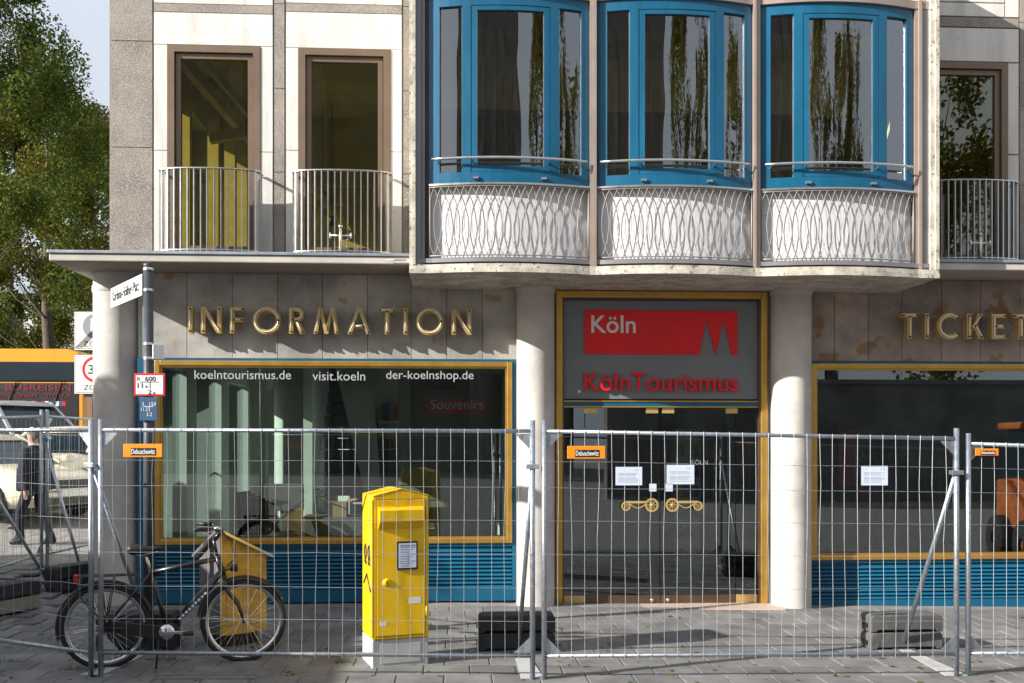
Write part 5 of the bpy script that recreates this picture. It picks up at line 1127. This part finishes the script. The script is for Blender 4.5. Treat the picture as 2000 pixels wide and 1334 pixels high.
# ---------------------------------------------------------------- vehicles
def loft(m, secs, mat=0, cap=True):
    n = len(secs[0]); vs_ = [p for s_ in secs for p in s_]; fs_ = []
    for i in range(len(secs)-1):
        for k in range(n-1): fs_.append((i*n+k, (i+1)*n+k, (i+1)*n+k+1, i*n+k+1))
        fs_.append((i*n+n-1, (i+1)*n+n-1, (i+1)*n, i*n))
    if cap: fs_ += [tuple(range(n)), tuple(range((len(secs)-1)*n, len(secs)*n))[::-1]]
    m.add(vs_, fs_, mat, True)
def car(name, p, rz, label, paint, L=4.7, Wd=1.82, H=1.46, belt=.93, van=False):
    r_ = root(name, p, label, 'van' if van else 'car', None, rz, local=True)
    hw = Wd/2; m = MB(); secs = []
    # stations along x (front = +x): x, bottom, shoulder height, half width
    st = [(-L/2, .45, belt-.10, hw*.80), (-L/2+.06, .30, belt, hw*.90), (-L/2+.5, .22, belt+.02, hw), (0, .20, belt, hw), (L/2-1.3, .20, belt-.02, hw), (L/2-.7, .20, belt-.10, hw*.98), (L/2-.12, .24, belt-.22, hw*.88), (L/2, .38, belt-.33, hw*.76)]
    if van: st = [(-L/2, .35, belt, hw*.95), (-L/2+.1, .25, belt, hw), (0, .22, belt, hw), (L/2-.7, .22, belt-.05, hw), (L/2-.12, .25, belt-.22, hw*.92), (L/2, .4, belt-.38, hw*.8)]
    for x, zb, zs_, w in st:
        secs.append([(x, -w*.92, zb), (x, -w, zb+.15), (x, -w, zs_-.12), (x, -w*.93, zs_-.02), (x, -w*.6, zs_+.02), (x, w*.6, zs_+.02), (x, w*.93, zs_-.02), (x, w, zs_-.12), (x, w, zs_-.12-.001), (x, w, zb+.15), (x, w*.92, zb)])
    loft(m, secs); body = m.build('body', paint, r_)
    gh_ = [(-L/2+.25, 0), (-L/2+.95, 1), (L/2-2.2, 1), (L/2-1.25, 0)] if not van else [(-L/2+.06, 0), (-L/2+.15, 1), (L/2-1.6, 1), (L/2-.75, 0)]
    m = MB(); secs = []
    for x, t_ in gh_:
        zz = H-.045 if t_ else belt-.01; w = hw*(.72 if t_ else .90)
        secs.append([(x, -w, belt-.02), (x, -w*(1 if not t_ else 1), zz), (x, w, zz), (x, w, belt-.02)] if not t_ else [(x, -hw*.90, belt-.02), (x, -w, zz), (x, w, zz), (x, hw*.90, belt-.02)])
    loft(m, secs); m.s = [False]*len(m.s); m.build('greenhouse', m_carglass, r_)
    x0, x1 = gh_[1][0], gh_[2][0]; w = hw*.74
    m = MB(); secs = []
    for x, dz, ww in ((x0-.22, -.085, w*.97), (x0, -.02, w), ((x0+x1)/2, .012, w), (x1, -.02, w), (x1+.20, -.085, w*.97)): secs.append([(x, -ww, H-.05+dz), (x, -ww*.9, H-.01+dz), (x, 0, H+.012+dz), (x, ww*.9, H-.01+dz), (x, ww, H-.05+dz)])
    loft(m, secs); m.build('roof', paint, r_)
    m = MB()
    for sy in (-1, 1):
        for (xa, za), (xb, zb) in (((gh_[3][0], belt), (x1+.02, H-.04)), ((gh_[0][0]+.05, belt), (x0-.02, H-.04)), (((x0+x1)/2-.1, belt), ((x0+x1)/2-.1, H-.04))):
            m = MB(); m.bar((xa, sy*hw*.905, za), (xb, sy*hw*.735, zb), .07, .05); m.build('pillar', paint, r_)
    for sx in (-L/2+.85, L/2-.85):
        for sy in (-1, 1):
            m = MB(); yo = sy*(hw-.10); rr = .325
            m.lathe([(rr-.10, -.11), (rr-.02, -.11), (rr, -.08), (rr, .08), (rr-.02, .11), (rr-.10, .11)], (sx, yo, rr), 24, axis='y'); wv = m.build('wheel', m_tyre, r_)
            m = MB(); m.lathe([(0, sy*.09), (.08, sy*.105), (.20, sy*.085), (rr-.09, sy*.108), (rr-.085, 0)], (sx, yo, rr), 18, axis='y'); m.build('rim', m_chrome, wv)
    for sy in (-1, 1):
        m = MB(); m.obox((L/2-.10, sy*hw*.62, belt-.32), (.06, sy*-.03, 0), (.02, .17, 0), (0, 0, .075)); m.build('headlight', m_signwhite, body, bevel=.02)
        m = MB(); m.obox((L/2-1.25, sy*(hw+.09), belt+.07), (.04, .02, 0), (0, .09, 0), (0, 0, .06)); m.build('mirror', paint, body, bevel=.02)
        m = MB(); m.obox((-L/2+.06, sy*hw*.68, belt-.18), (.03, 0, 0), (0, .14, 0), (0, 0, .09)); m.build('tail_light', m_redsign, body, bevel=.02)
    m = MB(); m.box(L/2-.06, -.42, belt-.42, L/2+.012, .42, belt-.26)
    for k in range(4): m.box(L/2+.0, -.42, belt-.41+.04*k, L/2+.018, .42, belt-.395+.04*k)
    m.build('grille', m_black, body); m = MB(); m.box(L/2-.05, -.62, .27, L/2+.008, .62, .38); m.build('air_intake', m_black, body)
    m = MB(); m.box(L/2-.02, -hw*.86, .40, L/2+.03, hw*.86, .46); m.box(L/2-.02, -hw*.86, .50, L/2+.022, hw*.86, .53); m.build('bumper_trim', paint, body, bevel=.01)
    m = MB(); m.box(L/2+.03, -.26, .40, L/2+.036, .26, .51); m.build('number_plate', m_signwhite, body)
    return r_
cp = GP(135, 20.5); car('parked_car', cp, R(-92), 'cream taxi parked facing the street behind the walking man', m_cream)
cp = GP(-45, 17.6); car('parked_car', cp, R(-28), 'beige taxi at the picture edge beside the walking man', m_cream)
cp = GP(-5, 22.5); car('parked_van', cp, R(-30), 'silver van behind the taxis with rounded roof', m_silver, L=4.9, Wd=1.9, H=1.95, belt=1.15, van=True)
def coach(name, p, rz, label, paint, glassm, L=11.5, Wd=2.5, H=3.25, text=False, zlow=.35):
    """local: front at x=0 facing +x ... body runs to -L"""
    r_ = root(name, p, label, 'bus', None, rz, local=True); hw = Wd/2
    m = MB(); prof = [(-hw, zlow), (hw, zlow), (hw, H-.30), (hw-.12, H-.08), (hw-.4, H), (-hw+.4, H), (-hw+.12, H-.08), (-hw, H-.30)]
    secs = [[(x, y*f, zlow+(z-zlow)*(1 if f == 1 else .995)) for y, z in prof] for x, f in ((-L, .97), (-L+.15, 1), (-.2, 1), (0, .97))]
    loft(m, secs); m.s = [False]*len(m.s); body = m.build('body', paint, r_)
    m = MB(); m.box(-.12, -hw*.90, zlow+(2.06 if text else .75), .02, hw*.90, H-.32); m.build('windscreen', glassm, body, bevel=.05)
    m = MB(); m.box(-.1, -hw*.90, zlow+.15, .016, hw*.90, zlow+(2.05 if text else .74)); m.build('front_panel', m_black, body, bevel=.02)
    for sy in (-1, 1):
        for k in range(6):
            m = MB(); x1_ = -.55-k*1.75; m.box(x1_-1.62, sy*(hw-.03), zlow+1.0, x1_, sy*(hw+.008), H-.42); m.build('side_window', glassm, body, bevel=.03)
        for sx in (-2.4, -L+2.8):
            m = MB(); m.lathe([(.2, -.14), (.46, -.14), (.5, -.1), (.5, .1), (.46, .14), (.2, .14)], (sx, sy*(hw-.13), .5), 24, axis='y'); wv = m.build('wheel', m_tyre, r_)
            m = MB(); m.lathe([(0, sy*.10), (.16, sy*.12), (.26, sy*.08), (.30, sy*.14)], (sx, sy*(hw-.13), .5), 18, axis='y'); m.build('rim', m_chrome, wv)
        m = MB(); m.obox((.0, sy*hw*.78, zlow+.28), (.03, 0, 0), (0, .18, 0), (0, 0, .09)); m.build('headlight', m_signwhite, body, bevel=.02)
        m = MB(); m.path([(-.1, sy*hw*.98, H-.4), (.22, sy*(hw+.16), H-.5), (.22, sy*(hw+.18), H-.75)], .02, 6); m.obox((.2, sy*(hw+.18), H-1.0), (.05, 0, 0), (0, .09, 0), (0, 0, .2)); m.build('wing_mirror', m_black, body)
    m = MB(); m.box(.0, -.26, zlow+.05, .03, .26, zlow+.16); m.build('number_plate', m_signwhite, body)
    m = MB(); m.path([(.03, .25, zlow+.8), (.035, .75, H-.8)], .012, 6); m.path([(.03, -.85, zlow+.8), (.035, -.35, H-.8)], .012, 6); m.build('wiper', m_black, body)
    if text:
        for s_, y0, zz, wd, hh in (('K. BUSREISEN', -1.0, zlow+1.86, 1.95, .15), ('STADTRUNDFAHRT · CITYTOUR', -1.05, zlow+1.68, 2.0, .10)):
            lettering(s_, m_dullred, body, (.0225, y0, zz), width=wd, height=hh, right=(0, 1, 0), extrude=.003, bold=.01, name='front_lettering')
        cols = [(m_redsign, m_yellow, m_redsign), (m_signblue, m_signwhite, m_redsign), (m_green, m_signwhite, m_redsign), (m_redsign, m_signwhite, m_signblue), (m_signwhite, m_signblue, m_redsign)]
        for k, cs in enumerate(cols):
            m = MB(); y0 = -.75+k*.33
            for j in range(3): m.box(.0165, y0+.085*j, zlow+1.48, .0225, y0+.085*(j+1)-.0005, zlow+1.60, j)
            m.build('flag', list(cs), body)
        m = MB()
        for k in range(7): m.obox((-1.6-k*.5, -hw-.01 if False else hw+.010, zlow+.62+.05*(k % 3)), (.2, 0, 0), (0, .004, 0), (0, 0, .12+.03*(k % 2)))
        m.build('side_graphics', m_redsign, body)
    return r_
bp = GP(62, 24.4); coach('tour_bus', bp, R(-90), 'orange tour bus with dark windscreen and small flags', m_busorange, m_carglass, text=True)
# unseen coach added out of frame to cast the shade on the bicycle
coach('shade_coach', Vector((-8.35, 1.6, 0)), R(-90), 'white coach added out of view to cast shade on the bicycle', m_signwhite, m_carglass, L=11.3, H=3.25)

# ---------------------------------------------------------------- trees
def tree(name, base, H, crown_r, label, lm, nclump=70, per=280, leaf=.17, seed=1, slim=False, group='trees at the square', trunk_r=.28, low=.28):
    random.seed(seed); b = Vector(base); r_ = root(name, b, label, 'tree', group)
    tr_ = MB(); pts = [b - Vector((0, 0, .2))]; x = Vector((0, 0, 0))
    for i in range(1, 8): x = x + Vector((random.uniform(-.12, .12), random.uniform(-.12, .12), 0)); pts.append(b + x + Vector((0, 0, H*.85*i/7)))
    tr_.path(pts, .2, 10, rs=[trunk_r*(1-.85*i/7) + .02 for i in range(8)])
    cl = []
    for k in range(nclump):
        t = random.random()**.8; zz = H*(low+(1-low)*t)
        prof = math.sin(math.pi*min(1, .12+.88*t)**.9)**.7 if not slim else (.35+.65*math.sin(math.pi*t)**.5)
        rad = crown_r*prof*random.uniform(.55, 1.05)**.5; a = random.uniform(0, 6.283)
        c_ = b + Vector((rad*math.cos(a), rad*math.sin(a), zz)); cl.append((c_, random.uniform(.4, 1.0)*(crown_r*.22 if not slim else crown_r*.4)))
        j = min(6, max(1, int(7*(zz/H)/.85 - 1.2))); s_ = pts[j]
        if k % 4 == 0: tr_.path([s_, s_*.45 + c_*.55 + Vector((0, 0, -.25)), c_], .05, 5, rs=[.04*trunk_r/.28, .02*trunk_r/.28, .006])
    tr_.build('trunk', m_bark, r_)
    import numpy as np
    rng = np.random.default_rng(seed); cs = np.array([list(c_) for c_, _ in cl]); rs_ = np.array([q for _, q in cl])
    n = nclump*per; idx = rng.integers(0, nclump, n); d = rng.normal(size=(n, 3)); d /= np.linalg.norm(d, axis=1)[:, None]
    pos = cs[idx] + d*(rs_[idx]*rng.random(n)**.45)[:, None]*np.array([1, 1, 1.25 if not slim else 2.2])
    a = rng.normal(size=(n, 3)); a /= np.linalg.norm(a, axis=1)[:, None]; bb = np.cross(a, rng.normal(size=(n, 3))); bb /= np.linalg.norm(bb, axis=1)[:, None]
    L_ = (leaf*rng.uniform(.6, 1.2, n))[:, None]; o = np.array(list(b))
    q = np.stack([pos - a*L_*.5, pos + bb*L_*.32, pos + a*L_*.5, pos - bb*L_*.32], 1).reshape(-1, 3) - o
    me = bpy.data.meshes.new('crown'); me.vertices.add(4*n); me.vertices.foreach_set('co', q.astype('f').ravel()); me.loops.add(4*n); me.loops.foreach_set('vertex_index', np.arange(4*n, dtype='i'))
    me.polygons.add(n); me.polygons.foreach_set('loop_start', np.arange(0, 4*n, 4, dtype='i')); me.polygons.foreach_set('loop_total', np.full(n, 4, dtype='i')); me.materials.append(lm); me.update(); me.validate()
    ob = bpy.data.objects.new('crown', me); COL.objects.link(ob); ob.parent = r_; ob['kind'] = 'stuff'
def at(u, d): return GP(u, d)
tree('plane_tree', at(-150, 31), 18.5, 5.2, 'big dark plane tree filling the picture edge', m_leaf, 125, 850, .125, 11, low=.2)
tree('plane_tree', at(98, 38), 14.4, 4.2, 'yellowing plane tree next to the building corner', m_leafy, 105, 850, .12, 12, low=.18)
tree('plane_tree', at(190, 44), 14.5, 4.5, 'plane tree half hidden behind the building corner', m_leaf, 80, 650, .15, 13, low=.16)
tree('plane_tree', at(20, 50), 17.0, 6.0, 'farthest plane tree seen between the two nearer crowns', m_leaf, 120, 500, .19, 14, low=.13)
# far pale building behind the trees
fb = at(-40, 62); fbr = root('far_building', fb, 'pale building far behind the trees', 'building')
m = MB(); m.box(fb.x-14, fb.y, 0, fb.x+16, fb.y+10, 11); m.build('wall', m_house, fbr)
mw = MB().box(-.7, -.02, 0, .7, .05, 1.7).mesh('window', m_carglass)
for i in range(12):
    for j in range(3): inst('window', mw, fbr, (fb.x-12.5+i*2.4, fb.y-.01, 2.2+j*3.0))
m = MB(); m.box(fb.x-14.3, fb.y-.4, 11, fb.x+16.3, fb.y+10.3, 11.5); m.build('roof', m_zinc, fbr)
# ---------------------------------------------------------------- what the glass mirrors, across the street behind the camera
rw = MB(); rw.box(5, -10.5, -.3, 40, -9.8, 3.75); rw.box(5, -10.6, 3.75, 40, -9.7, 3.9); rw.build('retaining_wall', m_plum, label='dark stone retaining wall across the street', cat='wall')
sb = root('stone_church', (-5, -36, 0), 'tall dark stone church across the street', 'building')
m = MB(); m.box(-19, -50, 0, 7, -36, 30); m.build('wall', m_plum, sb)
for k in range(6):
    m = MB(); x = -17+k*4.6; m.box(x-.6, -36, 0, x+.6, -34.2, 20); m.prism([(x-.6, -36, 20), (x+.6, -36, 20), (x, -36, 26)], [(x-.6, -34.2, 20), (x+.6, -34.2, 20), (x, -35.4, 26)]); m.build('buttress', m_plum, sb)
    if k < 5:
        m = MB(); xc = x+2.3; pts = [(xc-1.1, 5), (xc+1.1, 5), (xc+1.1, 14), (xc+.7, 16), (xc, 17.4), (xc-.7, 16), (xc-1.1, 14)]; m.prism([(a, -35.9, z) for a, z in pts], [(a, -36.05, z) for a, z in pts]); m.build('pointed_window', m_carglass, sb)
for (x, y, h, sd, lab) in ((9.5, -17, 19, 21, 'slender'), (14.5, -15, 21, 22, 'tallest'), (20, -18, 18, 23, 'bushy'), (27, -16, 20, 24, 'outermost')):
    tree('poplar_tree', (x, y, 0), h, 2.3, lab + ' poplar tree across the street', m_leafy, 60, 220, .26, sd, slim=True, group='poplar trees across the street', low=.2)

# orange compact loader standing just outside the picture; the ticket window mirrors it
om = root('compact_loader', (9.7, 7.2, gh(9.7, 7.2)), 'orange compact loader standing outside the picture by the ticket shop', 'loader', None, R(100), local=True)
m = MB(); m.prism([(-1.0, -.55, .55), (.7, -.55, .55), (1.0, -.55, .75), (.95, -.55, 1.25), (-.2, -.55, 1.4), (-1.0, -.55, 1.35)], [(-1.0, .55, .55), (.7, .55, .55), (1.0, .55, .75), (.95, .55, 1.25), (-.2, .55, 1.4), (-1.0, .55, 1.35)]); bo = m.build('body', m_loader, om, bevel=.05, seg=3)
m = MB(); m.prism([(-.9, -.5, 1.4), (.15, -.5, 1.4), (-.05, -.42, 2.2), (-.8, -.42, 2.2)], [(-.9, .5, 1.4), (.15, .5, 1.4), (-.05, .42, 2.2), (-.8, .42, 2.2)]); m.build('cab', m_carglass, om, bevel=.03)
m = MB(); m.box(-.95, -.55, 2.2, .05, .55, 2.32); m.build('cab_roof', m_loader, om, bevel=.04); m = MB(); m.lathe([(0, .14), (.05, .12), (.06, 0)], (-.5, 0, 2.32), 12); m.build('beacon', m_redsign, om)
for sx in (-.6, .6):
    for sy in (-1, 1): m = MB(); m.lathe([(.1, -.12), (.34, -.12), (.38, -.08), (.38, .08), (.34, .12), (.1, .12)], (sx, sy*.62, .38), 20, axis='y'); wv = m.build('wheel', m_tyre, om); m = MB(); m.lathe([(0, sy*.06), (.12, sy*.08), (.2, sy*.05), (.22, sy*.1)], (sx, sy*.62, .38), 14, axis='y'); m.build('rim', m_loader, wv)
m = MB(); m.box(1.0, -.3, .8, 1.02, .3, 1.15); m.build('grille', m_black, bo); m = MB(); m.box(1.0, -.75, .25, 1.5, .75, .6); m.build('bucket', m_loader, om, bevel=.03)
for sy in (-1, 1): m = MB(); m.bar((-.3, sy*.6, 1.3), (1.1, sy*.6, .5), .08, .14); m.build('lift_arm', m_loader, om)

tree('shade_tree', (-11.5, 7.6, gh(-11.5, 7.6)), 6.3, .75, 'slim tree added out of view to cast shade on the blue louvre panel', m_leaf, 60, 260, .11, 41, slim=True, group=None, trunk_r=.07, low=.66)  # unseen tree added, crown kept slim to shade only the louvre and corner column
